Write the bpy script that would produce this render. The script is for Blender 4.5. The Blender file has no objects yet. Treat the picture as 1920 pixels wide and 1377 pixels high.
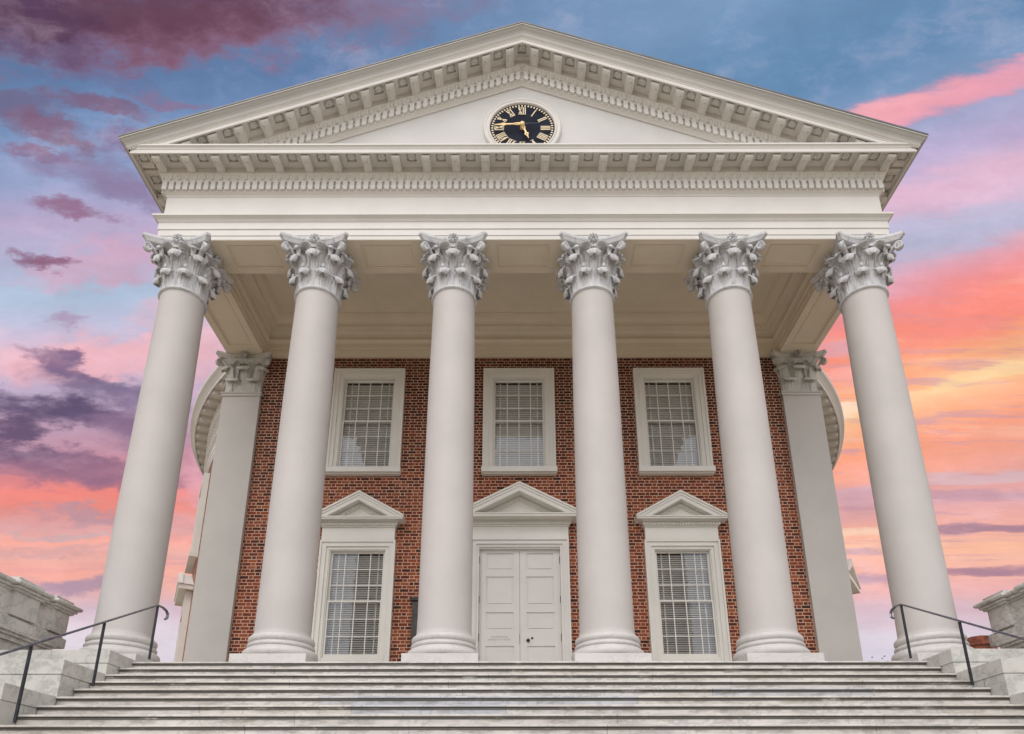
import bpy, math, random
from math import sin, cos, pi, radians, sqrt, floor
from mathutils import Vector, Matrix
random.seed(7)
S = bpy.context.scene
COL = S.collection

# ------------------------------------------------------------------ helpers
def lin(c):
    return tuple(((v/255)/12.92 if v/255 <= .04045 else ((v/255+.055)/1.055)**2.4) for v in c)

class MB:
    """collects shapes; build() links them as one mesh object"""
    def __init__(s): s.v = []; s.f = []; s.m = []; s.sm = []
    def add(s, vs, fs, mat=0, smooth=False):
        o = len(s.v); s.v.extend([tuple(v) for v in vs])
        for f in fs: s.f.append([i+o for i in f]); s.m.append(mat); s.sm.append(smooth)
        return s
    def box(s, x0, x1, y0, y1, z0, z1, mat=0, bev=0):
        if x0 > x1: x0, x1 = x1, x0
        if y0 > y1: y0, y1 = y1, y0
        if z0 > z1: z0, z1 = z1, z0
        if bev:
            b = bev
            vs = []
            for z, i in ((z0, b), (z0+b, 0), (z1-b, 0), (z1, b)):
                vs += [(x0+i, y0+i, z), (x1-i, y0+i, z), (x1-i, y1-i, z), (x0+i, y1-i, z)]
            fs = [(3, 2, 1, 0), (12, 13, 14, 15)]
            for k in range(3):
                for j in range(4):
                    a = k*4+j; c = k*4+(j+1) % 4
                    fs.append((a, c, c+4, a+4))
            return s.add(vs, fs, mat)
        vs = [(x0, y0, z0), (x1, y0, z0), (x1, y1, z0), (x0, y1, z0), (x0, y0, z1), (x1, y0, z1), (x1, y1, z1), (x0, y1, z1)]
        return s.add(vs, [(3, 2, 1, 0), (4, 5, 6, 7), (0, 1, 5, 4), (1, 2, 6, 5), (2, 3, 7, 6), (3, 0, 4, 7)], mat)
    def tbox(s, M, hx, hy, hz, mat=0):
        vs = [M @ Vector((sx*hx, sy*hy, sz*hz)) for sz in (-1, 1) for sx, sy in ((-1, -1), (1, -1), (1, 1), (-1, 1))]
        return s.add(vs, [(3, 2, 1, 0), (4, 5, 6, 7), (0, 1, 5, 4), (1, 2, 6, 5), (2, 3, 7, 6), (3, 0, 4, 7)], mat)
    def prism_x(s, prof, x0, x1, mat=0):
        """closed (y,z) polygon extruded along x"""
        n = len(prof)
        vs = [(x0, y, z) for y, z in prof] + [(x1, y, z) for y, z in prof]
        fs = [(i, (i+1) % n, n+(i+1) % n, n+i) for i in range(n)] + [tuple(range(n-1, -1, -1)), tuple(range(n, 2*n))]
        return s.add(vs, fs, mat)
    def poly_y(s, pts, y0, y1, mat=0):
        """closed (x,z) polygon extruded along y"""
        n = len(pts)
        vs = [(x, y0, z) for x, z in pts] + [(x, y1, z) for x, z in pts]
        fs = [(i, (i+1) % n, n+(i+1) % n, n+i) for i in range(n)] + [tuple(range(n-1, -1, -1)), tuple(range(n, 2*n))]
        return s.add(vs, fs, mat)
    def grid(s, rows, closed=False, mat=0, smooth=False):
        """rows: list of equal-length point lists, stitched"""
        n = len(rows[0]); vs = [p for r in rows for p in r]; fs = []
        for i in range(len(rows)-1):
            for j in range(n if closed else n-1):
                k = (j+1) % n
                fs.append((i*n+j, i*n+k, (i+1)*n+k, (i+1)*n+j))
        return s.add(vs, fs, mat, smooth)
    def lathe(s, prof, cx=0, cy=0, seg=48, mat=0, smooth=True, a0=0, a1=2*pi):
        full = abs(a1-a0-2*pi) < 1e-6
        n = seg if full else seg+1
        rows = [[(cx+r*cos(a0+(a1-a0)*j/seg), cy+r*sin(a0+(a1-a0)*j/seg), z) for j in range(n)] for r, z in prof]
        return s.grid(rows, full, mat, smooth)
    def ball(s, c, rx, ry, rz, nu=8, nv=5, mat=0, M=None):
        rows = []
        for i in range(nv+1):
            t = pi*i/nv
            rows.append([Vector((rx*sin(t)*cos(2*pi*j/nu), ry*sin(t)*sin(2*pi*j/nu), rz*cos(t))) for j in range(nu)])
        if M is None: rows = [[(p.x+c[0], p.y+c[1], p.z+c[2]) for p in r] for r in rows]
        else: rows = [[tuple(M @ (Vector(c)+p)) for p in r] for r in rows]
        return s.grid(rows, True, mat, True)
    def tube(s, pts, r, seg=8, mat=0):
        pts = [Vector(p) for p in pts]; rows = []
        up = Vector((0, 0, 1))
        for i, p in enumerate(pts):
            d = (pts[min(i+1, len(pts)-1)]-pts[max(i-1, 0)]).normalized()
            a = d.cross(up)
            if a.length < 1e-3: a = d.cross(Vector((1, 0, 0)))
            a.normalize(); b = a.cross(d)
            rr = r[i] if isinstance(r, (list, tuple)) else r
            rows.append([tuple(p+a*rr*cos(2*pi*j/seg)+b*rr*sin(2*pi*j/seg)) for j in range(seg)])
        s.grid(rows, True, mat, True)
        s.add(rows[0], [tuple(range(seg))], mat); s.add(rows[-1], [tuple(range(seg))[::-1]], mat)
        return s
    def mesh(s, name, mats):
        me = bpy.data.meshes.new(name)
        me.from_pydata(s.v, [], s.f)
        for m in (mats if isinstance(mats, (list, tuple)) else [mats]): me.materials.append(m)
        me.polygons.foreach_set('material_index', s.m)
        me.polygons.foreach_set('use_smooth', s.sm)
        me.update()
        return me
    def build(s, name, mats, parent=None, loc=None, sharp=None):
        me = s.mesh(name, mats)
        if sharp: me.set_sharp_from_angle(angle=radians(sharp))
        return link(name, me, parent, loc)

def link(name, me, parent=None, loc=None, rot=None):
    o = bpy.data.objects.new(name, me); COL.objects.link(o)
    if loc: o.location = loc
    if rot: o.rotation_euler = rot
    if parent: o.parent = parent
    return o
def thing(name, label, cat, loc=(0, 0, 0), group=None):
    o = bpy.data.objects.new(name, None); COL.objects.link(o); o.location = loc
    o.empty_display_size = .2
    return tag(o, label, cat, group)
def tag(o, label, cat, group=None):
    o['label'] = label; o['category'] = cat
    if group: o['group'] = group
    return o
def at_world(o, parent):
    """parent o to an Empty while keeping coordinates authored in world space"""
    o.parent = parent; o.matrix_parent_inverse = Matrix.Translation(-Vector(parent.location))
    return o

# ------------------------------------------------------------------ materials
class NT:
    def __init__(s, tree): s.t = tree; s.n = tree.nodes; s.l = tree.links
    def new(s, ty, **kw):
        n = s.n.new(ty)
        for k, v in kw.items(): setattr(n, k, v)
        return n
    def put(s, sock, v):
        if hasattr(v, 'links') or isinstance(v, bpy.types.NodeSocket): s.l.new(v, sock)
        elif isinstance(v, (tuple, list)) and len(v) == 3 and sock.type == 'RGBA': sock.default_value = (*v, 1)
        else: sock.default_value = v
    def math(s, op, a, b=None, c=None, clamp=False):
        n = s.new('ShaderNodeMath', operation=op); n.use_clamp = clamp
        s.put(n.inputs[0], a)
        if b is not None: s.put(n.inputs[1], b)
        if c is not None: s.put(n.inputs[2], c)
        return n.outputs[0]
    def vmath(s, op, a, b=None):
        n = s.new('ShaderNodeVectorMath', operation=op); s.put(n.inputs[0], a)
        if b is not None: s.put(n.inputs[1], b)
        return n.outputs['Value'] if op in ('DOT_PRODUCT', 'LENGTH') else n.outputs[0]
    def mix(s, fac, a, b):
        n = s.new('ShaderNodeMix', data_type='RGBA'); s.put(n.inputs[0], fac); s.put(n.inputs[6], a); s.put(n.inputs[7], b)
        return n.outputs[2]
    def noise(s, vec, scale, detail=3, rough=.55, dist=0):
        n = s.new('ShaderNodeTexNoise'); s.put(n.inputs['Vector'], vec)
        n.inputs['Scale'].default_value = scale; n.inputs['Detail'].default_value = detail
        n.inputs['Roughness'].default_value = rough; n.inputs['Distortion'].default_value = dist
        return n.outputs['Fac']
    def rng(s, v, a, b, c=0, d=1, smooth=True):
        n = s.new('ShaderNodeMapRange'); n.interpolation_type = 'SMOOTHSTEP' if smooth else 'LINEAR'
        s.put(n.inputs[0], v)
        for i, q in enumerate((a, b, c, d)): s.put(n.inputs[i+1], q)
        return n.outputs[0]
    def scale(s, vec, v):
        return s.vmath('MULTIPLY', vec, v)

def material(name, rough=.6):
    m = bpy.data.materials.new(name); m.use_nodes = True
    t = NT(m.node_tree); b = m.node_tree.nodes['Principled BSDF']; b.inputs['Roughness'].default_value = rough
    co = t.new('ShaderNodeTexCoord').outputs['Object']
    return m, t, b, co
def bump(t, b, h, strength=.3, dist=.01):
    n = t.new('ShaderNodeBump'); n.inputs['Strength'].default_value = strength; n.inputs['Distance'].default_value = dist
    t.l.new(h, n.inputs['Height']); t.l.new(n.outputs[0], b.inputs['Normal'])

def paint(name, col, rough=.55, stain=.25, dirt=(.30, .27, .22)):
    """aged masonry paint: faint tonal drift, small weather marks"""
    m, t, b, co = material(name, rough)
    geo = t.new('ShaderNodeNewGeometry').outputs['Position']
    n1 = t.noise(geo, .9, 4, .6)
    n2 = t.noise(t.scale(geo, (3.2, 3.2, .8)), 1.6, 5, .65)
    n3 = t.noise(geo, 9, 4, .6)
    c = t.mix(t.rng(n1, .3, .7), tuple(v*.955 for v in col), tuple(min(1, v*1.03) for v in col))
    spots = t.math('MULTIPLY', t.rng(n2, .60, .80), t.rng(n3, .42, .68))
    c = t.mix(t.math('MULTIPLY', spots, stain), c, dirt)
    t.put(b.inputs['Base Color'], c)
    bump(t, b, t.noise(geo, 34, 3), .08, .01)
    return m
M_PAINT = paint('white_trim_paint', (.70, .672, .625))
M_SHAFT = paint('column_stucco', (.545, .505, .475), .62, .26)
M_TYMP = paint('tympanum_paint', (.60, .585, .56), .6, .12)
M_SIMA = paint('sima_shade_paint', (.49, .475, .44), .5, .3)  # greyer than the trim: shade of the sima's down-facing hollow put into its colour
M_CEIL = paint('ceiling_paint', (.80, .715, .57), .6, .15)
M_CASE = paint('window_casing_paint', (.76, .735, .67), .45, .12)
M_DOOR = paint('door_paint', (.74, .71, .665), .42, .1)

def m_capital(name, c0, c1, dirt):
    m, t, b, co = material(name, .65)
    geo = t.new('ShaderNodeNewGeometry')
    p = geo.outputs['Position']
    n1 = t.noise(p, 3.5, 5, .6); n2 = t.noise(p, 16, 4, .6)
    c = t.mix(t.rng(n1, .3, .7), c0, c1)
    n3 = t.noise(t.scale(p, (1, 1, .35)), 9, 5, .65)
    c = t.mix(t.math('MULTIPLY', t.rng(n3, .52, .68), .50), c, dirt)
    c = t.mix(t.math('MULTIPLY', t.rng(n2, .60, .72), .40), c, dirt)
    t.put(b.inputs['Base Color'], c)
    bump(t, b, n2, .25, .02)
    return m
M_CAP = m_capital('carved_marble', (.55, .55, .555), (.66, .655, .655), (.20, .20, .205))
M_CAPOLD = m_capital('weathered_carving', (.47, .455, .41), (.58, .56, .51), (.14, .13, .11))

def m_marble(name, c0, c1, vein, grime=.6, step=False):
    m, t, b, co = material(name, .5)
    geo = t.new('ShaderNodeNewGeometry').outputs['Position']
    rnd = t.new('ShaderNodeObjectInfo').outputs['Random']
    off = t.vmath('ADD', geo, t.new('ShaderNodeCombineXYZ').outputs[0])
    warp = t.noise(geo, .8, 4, .6)
    w = t.new('ShaderNodeCombineXYZ'); t.put(w.inputs[0], warp); t.put(w.inputs[1], warp); t.put(w.inputs[2], warp)
    v = t.vmath('ADD', t.scale(off, (.7, 1.0, 1.5)), t.scale(w.outputs[0], (2.4, 2.4, 2.4)))
    n = t.noise(v, 1.5, 6, .62)
    band = t.math('ABSOLUTE', t.math('SUBTRACT', n, .5))
    veinf = t.rng(band, .045, 0)
    cloud = t.rng(t.noise(geo, 1.1, 4, .6), .3, .72)
    c = t.mix(cloud, c0, c1)
    c = t.mix(t.math('MULTIPLY', veinf, .45), c, vein)
    n2 = t.noise(t.scale(geo, (.45, 1.6, 3.6) if step else (1.1, 1.6, 2.2)), 2.4, 6, .68)
    fine = t.noise(t.scale(geo, (2.2, 6, 16) if step else (6, 6, 12)), 2.2, 4, .7)
    g = t.math('MULTIPLY', t.rng(n2, .5, .72), t.rng(fine, .3, .7))
    c = t.mix(t.math('MULTIPLY', g, grime), c, (.23, .20, .155))
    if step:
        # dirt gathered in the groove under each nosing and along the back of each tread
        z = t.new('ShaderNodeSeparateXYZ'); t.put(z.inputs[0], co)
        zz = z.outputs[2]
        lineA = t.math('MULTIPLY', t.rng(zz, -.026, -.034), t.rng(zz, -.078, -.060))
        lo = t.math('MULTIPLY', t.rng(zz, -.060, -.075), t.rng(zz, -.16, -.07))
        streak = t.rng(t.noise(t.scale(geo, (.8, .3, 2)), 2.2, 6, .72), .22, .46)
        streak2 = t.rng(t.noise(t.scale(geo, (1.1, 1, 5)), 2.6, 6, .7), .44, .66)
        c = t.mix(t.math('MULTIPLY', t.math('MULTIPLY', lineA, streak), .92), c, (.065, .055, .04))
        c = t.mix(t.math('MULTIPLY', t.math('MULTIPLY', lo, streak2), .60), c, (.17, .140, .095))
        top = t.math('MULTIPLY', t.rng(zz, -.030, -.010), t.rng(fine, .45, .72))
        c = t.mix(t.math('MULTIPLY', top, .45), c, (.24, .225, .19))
    t.put(b.inputs['Base Color'], c)
    bump(t, b, fine, .2, .02)
    return m
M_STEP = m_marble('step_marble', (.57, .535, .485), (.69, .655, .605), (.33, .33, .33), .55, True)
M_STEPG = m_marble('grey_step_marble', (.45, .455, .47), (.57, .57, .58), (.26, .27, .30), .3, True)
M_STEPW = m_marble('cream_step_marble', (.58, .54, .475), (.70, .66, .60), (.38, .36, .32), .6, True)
M_MARB = m_marble('wall_marble', (.54, .53, .485), (.66, .645, .595), (.32, .32, .31), .5)
M_MARBD = m_marble('stained_marble', (.52, .50, .455), (.68, .655, .60), (.26, .255, .24), .8)
M_PLINTH = m_marble('white_marble', (.60, .57, .54), (.645, .615, .585), (.50, .48, .46), .12)

def m_brick(name, P=.353, CH=.0925, radial=None):
    m, t, b, co = material(name, .85)
    geo = t.new('ShaderNodeNewGeometry'); p = t.new('ShaderNodeSeparateXYZ'); t.put(p.inputs[0], geo.outputs['Position'])
    if radial:
        dx = t.math('SUBTRACT', p.outputs[0], radial[0]); dy = t.math('SUBTRACT', p.outputs[1], radial[1])
        u = t.math('MULTIPLY', t.math('ARCTAN2', dx, dy), radial[2])
    else:
        nx = t.new('ShaderNodeSeparateXYZ'); t.put(nx.inputs[0], geo.outputs['Normal'])
        side = t.math('GREATER_THAN', t.math('ABSOLUTE', nx.outputs[0]), .7)
        u = t.math('ADD', t.math('MULTIPLY', p.outputs[0], t.math('SUBTRACT', 1, side)), t.math('MULTIPLY', p.outputs[1], side))
    wob = t.math('MULTIPLY', t.math('SUBTRACT', t.noise(geo.outputs['Position'], 7, 3), .5), .016)
    v = t.math('DIVIDE', t.math('ADD', p.outputs[2], wob), CH)
    row = t.math('FLOOR', v); fv = t.math('FRACT', v)
    sh = t.math('MULTIPLY', t.math('FRACT', t.math('MULTIPLY', row, .5)), 1.0)
    jit = t.math('MULTIPLY', t.math('FRACT', t.math('MULTIPLY', t.math('SINE', t.math('MULTIPLY', row, 12.9898)), 437.5)), .10)
    uu = t.math('ADD', t.math('ADD', t.math('DIVIDE', t.math('ADD', u, wob), P), sh), jit)
    cell = t.math('FLOOR', uu); fu = t.math('FRACT', uu)
    head = t.math('GREATER_THAN', fu, .667)
    d1 = t.math('MULTIPLY', t.math('MINIMUM', fu, t.math('MINIMUM', t.math('ABSOLUTE', t.math('SUBTRACT', fu, .667)), t.math('SUBTRACT', 1, fu))), P)
    d2 = t.math('MULTIPLY', t.math('MINIMUM', fv, t.math('SUBTRACT', 1, fv)), CH)
    d = t.math('MINIMUM', d1, d2)
    mortar = t.rng(d, .0118, .0078)
    idv = t.new('ShaderNodeCombineXYZ'); t.put(idv.inputs[0], t.math('ADD', t.math('MULTIPLY', cell, 2), head)); t.put(idv.inputs[1], row)
    wn = t.new('ShaderNodeTexWhiteNoise'); t.put(wn.inputs[0], idv.outputs[0])
    r = t.new('ShaderNodeValToRGB'); t.put(r.inputs[0], wn.outputs['Value'])
    cr = r.color_ramp; cr.interpolation = 'LINEAR'
    cols = [(0, (.035, .009, .006)), (.10, (.080, .017, .008)), (.25, (.135, .026, .011)), (.6, (.235, .045, .014)), (.85, (.285, .064, .020)), (1, (.35, .100, .034))]
    cr.elements[0].position = 0; cr.elements[0].color = (*cols[0][1], 1)
    cr.elements[1].position = 1; cr.elements[1].color = (*cols[-1][1], 1)
    for q, cc in cols[1:-1]:
        e = cr.elements.new(q); e.color = (*cc, 1)
    fine = t.noise(geo.outputs['Position'], 30, 4, .6)
    c = t.mix(t.rng(fine, .35, .75, 0, .35), r.outputs[0], (.06, .02, .014))
    # brick faces darker on the upper courses, with an uneven edge
    upper_dark = t.rng(t.math('ADD', p.outputs[2], t.math('MULTIPLY', t.math('SUBTRACT', t.noise(geo.outputs['Position'], .8, 3), .5), 4.5)), 5.2, 9.6)
    c = t.mix(t.math('MULTIPLY', upper_dark, t.rng(wn.outputs['Value'], .0, .95, .88, .60)), c, (.024, .007, .004))
    mc = t.mix(t.rng(t.noise(geo.outputs['Position'], 5, 4), .3, .7), (.54, .295, .19), (.66, .43, .31))
    eff = t.noise(t.scale(geo.outputs['Position'], (1, 1, 1.6)), 1.3, 5, .7)
    c = t.mix(t.rng(eff, .64, .82, 0, .30), c, (.5, .30, .24))
    c = t.mix(mortar, c, mc)
    t.put(b.inputs['Base Color'], c)
    bump(t, b, t.math('ADD', t.math('MULTIPLY', mortar, -1), t.math('MULTIPLY', fine, .3)), .5, .012)
    return m
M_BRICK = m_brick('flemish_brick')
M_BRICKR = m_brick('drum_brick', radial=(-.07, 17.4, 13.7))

def plain(name, col, rough=.5, metal=0, nz=0.0, sc=20):
    m, t, b, co = material(name, rough); b.inputs['Metallic'].default_value = metal
    n = t.noise(co, sc, 4)
    t.put(b.inputs['Base Color'], t.mix(t.rng(n, .3, .7), tuple(v*(1-nz) for v in col), tuple(min(1, v*(1+nz)) for v in col)))
    return m
M_DARK = plain('blackened_iron', (.030, .032, .045), .45, .3, .2)
M_RAIL = plain('rail_paint', (.030, .031, .042), .33, .35, .25, 9)
M_RAILTOP = plain('pale_rail_steel', (.17, .17, .19), .3, .7, .25, 12)  # rail paler and more metallic than its posts
M_DIAL = plain('dial_black', (.020, .023, .036), .8, 0, .25, 3); M_DIAL.node_tree.nodes['Principled BSDF'].inputs['Specular IOR Level'].default_value = .08
M_GOLD = plain('gilding', (.86, .62, .30), .42, .15, .1)
M_GOLDW = plain('gilt_numerals', (.84, .70, .48), .5, 0, .05)
M_SASH = paint('sash_paint', (.74, .715, .65), .4, .08)
M_BLIND = plain('blind_slats', (.78, .76, .70), .5, 0, .06, 2)
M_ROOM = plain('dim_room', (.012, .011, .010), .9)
M_ROOF = plain('roof_metal', (.14, .14, .145), .5, .4, .2, 2)
M_BRONZE = plain('bronze', (.055, .050, .045), .4, .6, .3)
M_LETTER = plain('grey_lettering', (.36, .33, .30), .5)
M_BARK = plain('bark', (.10, .07, .05), .9, 0, .3)
M_LEAF = plain('foliage', (.050, .085, .030), .7, 0, .5, 3)
M_CHIM = plain('chimney_brick', (.20, .062, .034), .9, 0, .55, 2.2)
def m_glass():
    m = bpy.data.materials.new('window_glass'); m.use_nodes = True
    t = NT(m.node_tree); m.node_tree.nodes.clear()
    out = t.new('ShaderNodeOutputMaterial'); g = t.new('ShaderNodeBsdfGlossy'); tr = t.new('ShaderNodeBsdfTransparent')
    g.inputs['Roughness'].default_value = .015; g.inputs['Color'].default_value = (.80, .82, .86, 1)
    f = t.new('ShaderNodeFresnel'); f.inputs[0].default_value = 1.55
    co = t.new('ShaderNodeTexCoord').outputs['Object']
    bp = t.new('ShaderNodeBump'); bp.inputs['Strength'].default_value = .12; bp.inputs['Distance'].default_value = .02
    t.l.new(t.noise(co, 3, 2), bp.inputs['Height']); t.l.new(bp.outputs[0], g.inputs['Normal'])
    mx = t.new('ShaderNodeMixShader'); t.put(mx.inputs[0], t.math('MULTIPLY_ADD', f.outputs[0], .66, .015, clamp=True))
    t.l.new(tr.outputs[0], mx.inputs[1]); t.l.new(g.outputs[0], mx.inputs[2]); t.l.new(mx.outputs[0], out.inputs[0])
    return m
M_GLASS = m_glass()
def m_ground():
    m, t, b, co = material('plaza_ground', .9)
    n = t.noise(co, .15, 5, .6); n2 = t.noise(co, 3, 5, .7)
    c = t.mix(t.rng(n, .35, .65), (.36, .30, .21), (.48, .41, .30))
    c = t.mix(t.rng(n2, .4, .7, 0, .5), c, (.16, .14, .09))
    t.put(b.inputs['Base Color'], c); bump(t, b, n2, .3, .03)
    return m

# ------------------------------------------------------------------ dimensions (metres)
ZF = .281                      # portico floor
COLX = [-8.0, -4.829, -1.619, 1.619, 4.829, 8.0]
WX = -.06                      # centre line of the wall openings
WY = 3.85                      # brick wall plane
CAPB, CAPT = 9.235, 10.553
ZC = 12.70                     # top of level cornice
SL = .404                      # pediment slope
R_, T_ = .1824, .3634          # step rise and tread
YS = -1.60                     # edge of portico floor

ground = MB().add([(-900, -900, -3.74), (900, -900, -3.74), (900, 900, -3.74), (-900, 900, -3.74)], [(0, 1, 2, 3)]).build('ground', m_ground())
ground['kind'] = 'structure'

bld = thing('domed_brick_building', 'red brick neoclassical building with white pedimented portico of six columns', 'building')

# ------------------------------------------------------------------ columns
def shaft_r(z):
    pts = [(1.13, .545), (1.5, .5375), (4.0, .530), (6.83, .513), (8.4, .492), (9.2, .483)]
    for (z0, r0), (z1, r1) in zip(pts, pts[1:]):
        if z <= z1: return r0+(r1-r0)*(z-z0)/(z1-z0)
    return pts[-1][1]
prof = [(.585, 1.085), (.575, 1.10), (.555, 1.125), (.546, 1.16)]
prof += [(shaft_r(1.2+8.0*i/24), 1.2+8.0*i/24) for i in range(25)]
ME_SHAFT = MB().lathe(prof, seg=72).mesh('column', M_SHAFT)
def torus_prof(r0, z0, z1, bulge, n=8):
    zc = (z0+z1)/2; h = (z1-z0)/2
    return [(r0+bulge*cos(a), zc+h*sin(a)) for a in [-pi/2+pi*i/n for i in range(n+1)]]
pb = [(.60, .634)] + torus_prof(.655, .634, .80, .068) + [(.645, .805), (.645, .825), (.625, .835)] \
    + torus_prof(.605, .835, .925, .045) + [(.60, .93), (.60, .945)] + torus_prof(.585, .945, 1.075, .052) + [(.585, 1.078), (.585, 1.085)]
_b = MB().lathe(pb, seg=72); _b.box(-.715, .715, -.715, .715, ZF, .632, bev=.006)
ME_BASE = _b.mesh('base', M_PLINTH)

def leaf(mb, O, N, L, H, W, flare=.08, rc=.06, curl=172, drop=.05, lean=2.0, ridge=.010, nt=24, ns=27, thick=.026, base=.62, lip=.86, cup=.45, serr=.05, fan=1.0):
    """acanthus leaf: fluted stem rises and fans out, the rounded tip rolls over and hangs; O base, N outward, L lateral"""
    O = Vector(O); N = Vector(N).normalized(); L = Vector(L).normalized(); Z = Vector((0, 0, 1))
    out = up = 0.0; a = radians(lean); cen = []
    stem = max(.06, H-rc); arc = radians(curl)*rc; tot = stem+arc+drop
    T0, T1 = .46, .82
    for i in range(nt+1):
        t = i/nt
        cen.append((out, up, a))
        if t < T0: ds = stem/(T0*nt); a = radians(lean)+flare*3.0*(t/T0)**2
        elif t < T1: ds = arc/((T1-T0)*nt); a += radians(curl)/((T1-T0)*nt)
        else: ds = drop/((1-T1)*nt)
        out += ds*sin(a); up += ds*cos(a)
    front, back = [], []
    for i, (o, u, a) in enumerate(cen):
        t = i/nt
        w = W*(base+(fan-base)*min(1, t/T0)**1.5)
        if t > T0:
            q = (t-T0)/(1-T0); w = W*(fan+(lip-fan)*min(1, q*1.5))
            if q > .55: w *= sqrt(max(.06, 1-((q-.55)/.45)**2*.80))
        w *= 1+serr*abs(sin(pi*7*t)) - serr*.5
        nrm = N*cos(a)-Z*sin(a); dirn = N*sin(a)+Z*cos(a)
        rr_ = ridge*(1 if t < T0 else max(.30, 1-(t-T0)*3.2))
        fr, bk = [], []
        for j in range(ns):
            s_ = -1+2*j/(ns-1)
            g = abs(cos(pi*2.5*s_))                 # convex flutes with sharp grooves between
            q = O+N*o+Z*u+L*(w*s_)+nrm*(rr_*(g**.7-.6))-N*(cup*W*s_*s_)
            fr.append(tuple(q)); bk.append(tuple(q-nrm*thick))
        front.append(fr); back.append(bk)
    mb.grid(front, False, 0, True)
    mb.grid([r[::-1] for r in back], False, 0, True)
    for rows in ([[f[0] for f in front], [b_[0] for b_ in back]], [[b_[-1] for b_ in back], [f[-1] for f in front]], [back[-1], front[-1]]):
        mb.grid(rows, False, 0, False)

def volute(mb, base, N, r0, z0, r1, z1, rad, hw, turns=1.6):
    """ribbon rising outward from (r0,z0) and rolling into a spiral near (r1,z1)"""
    N = Vector(N); L = Vector((-N.y, N.x, 0)); B = Vector(base)
    pts = []
    for i in range(8):
        t = i/8; pts.append((r0+(r1-r0)*t, z0+(z1+rad-z0)*(t**.75)))
    n = int(26*turns)
    for i in range(n+1):
        a = pi/2-2*pi*turns*i/n; q = rad*(1-.80*i/n)
        pts.append((r1+q*cos(a), z1+q*sin(a)))
    th = .020
    rows = []
    for k, (r, z) in enumerate(pts):
        r_a, z_a = pts[max(k-1, 0)]; r_b, z_b = pts[min(k+1, len(pts)-1)]
        d = Vector((r_b-r_a, z_b-z_a)).normalized(); nx, nz = -d.y, d.x
        w = hw*(.8+.2*min(1, k/8))
        ring = []
        for dl, dn in ((-w, -th), (-w*.8, th*.2), (-w*.9, th), (w*.9, th), (w*.8, th*.2), (w, -th)):
            p = B+N*(r+nx*dn)+Vector((0, 0, z+nz*dn))+L*dl; ring.append(tuple(p))
        rows.append(ring)
    mb.grid(rows, True, 0, True)
    c = B+N*r1+Vector((0, 0, z1))
    M = Matrix.Translation(c) @ Matrix((( L.x, N.x, 0, 0), (L.y, N.y, 0, 0), (0, 0, 1, 0), (0, 0, 0, 1)))
    mb.ball((0, 0, 0), hw*1.1, rad*.26, rad*.26, 8, 6, 0, M)

def flower(mb, c, N, r, petals=8):
    N = Vector(N); L = Vector((-N.y, N.x, 0)); c = Vector(c)
    M = Matrix.Translation(c) @ Matrix(((L.x, N.x, 0, 0), (L.y, N.y, 0, 0), (0, 0, 1, 0), (0, 0, 0, 1)))
    mb.ball((0, -.01, 0), r*.78, .05, r*.78, 16, 6, 0, M)
    for k in range(petals):
        a = 2*pi*k/petals
        mb.ball((r*.64*cos(a), .03, r*.64*sin(a)), r*.25, .042, r*.25, 8, 5, 0, M)
    rows = []
    for (q, d) in ((.30, .02), (.32, .075), (.26, .095), (.17, .085), (.15, .05), (0.0, .05)):
        rows.append([tuple(M @ Vector((r*q*cos(2*pi*j/14), d, r*q*sin(2*pi*j/14)))) for j in range(14)])
    mb.grid(rows[:5], True, 0, True); mb.grid(rows[4:], True, 1, True)

def abacus(mb, cx, cy, W, z0, z1, half=False, ymax=None):
    """concave-sided abacus with clipped horns, moulded in three bands"""
    def outline(k):
        pts = []
        for q in range(4):
            for i in range(13):
                u = -.925+1.85*i/12
                d = .755+.245*abs(u/.925)**1.9
                x, y = u*W*k, -d*W*k
                for _ in range(q): x, y = -y, x
                if ymax is not None: y = min(y, ymax-cy)
                pts.append((x+cx, y+cy))
        return pts
    h = z1-z0
    rows = []
    for k, z in ((.90, z0), (.93, z0+h*.18), (.965, z0+h*.40), (.965, z0+h*.47), (.985, z0+h*.50), (1.0, z0+h*.62), (1.0, z0+h*.88), (.985, z0+h)):
        rows.append([(x, y, z) for x, y in outline(k)])
    mb.grid(rows, True, 0, False)
    mb.add(rows[0], [tuple(range(52))[::-1]]); mb.add(rows[-1], [tuple(range(52))])

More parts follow.
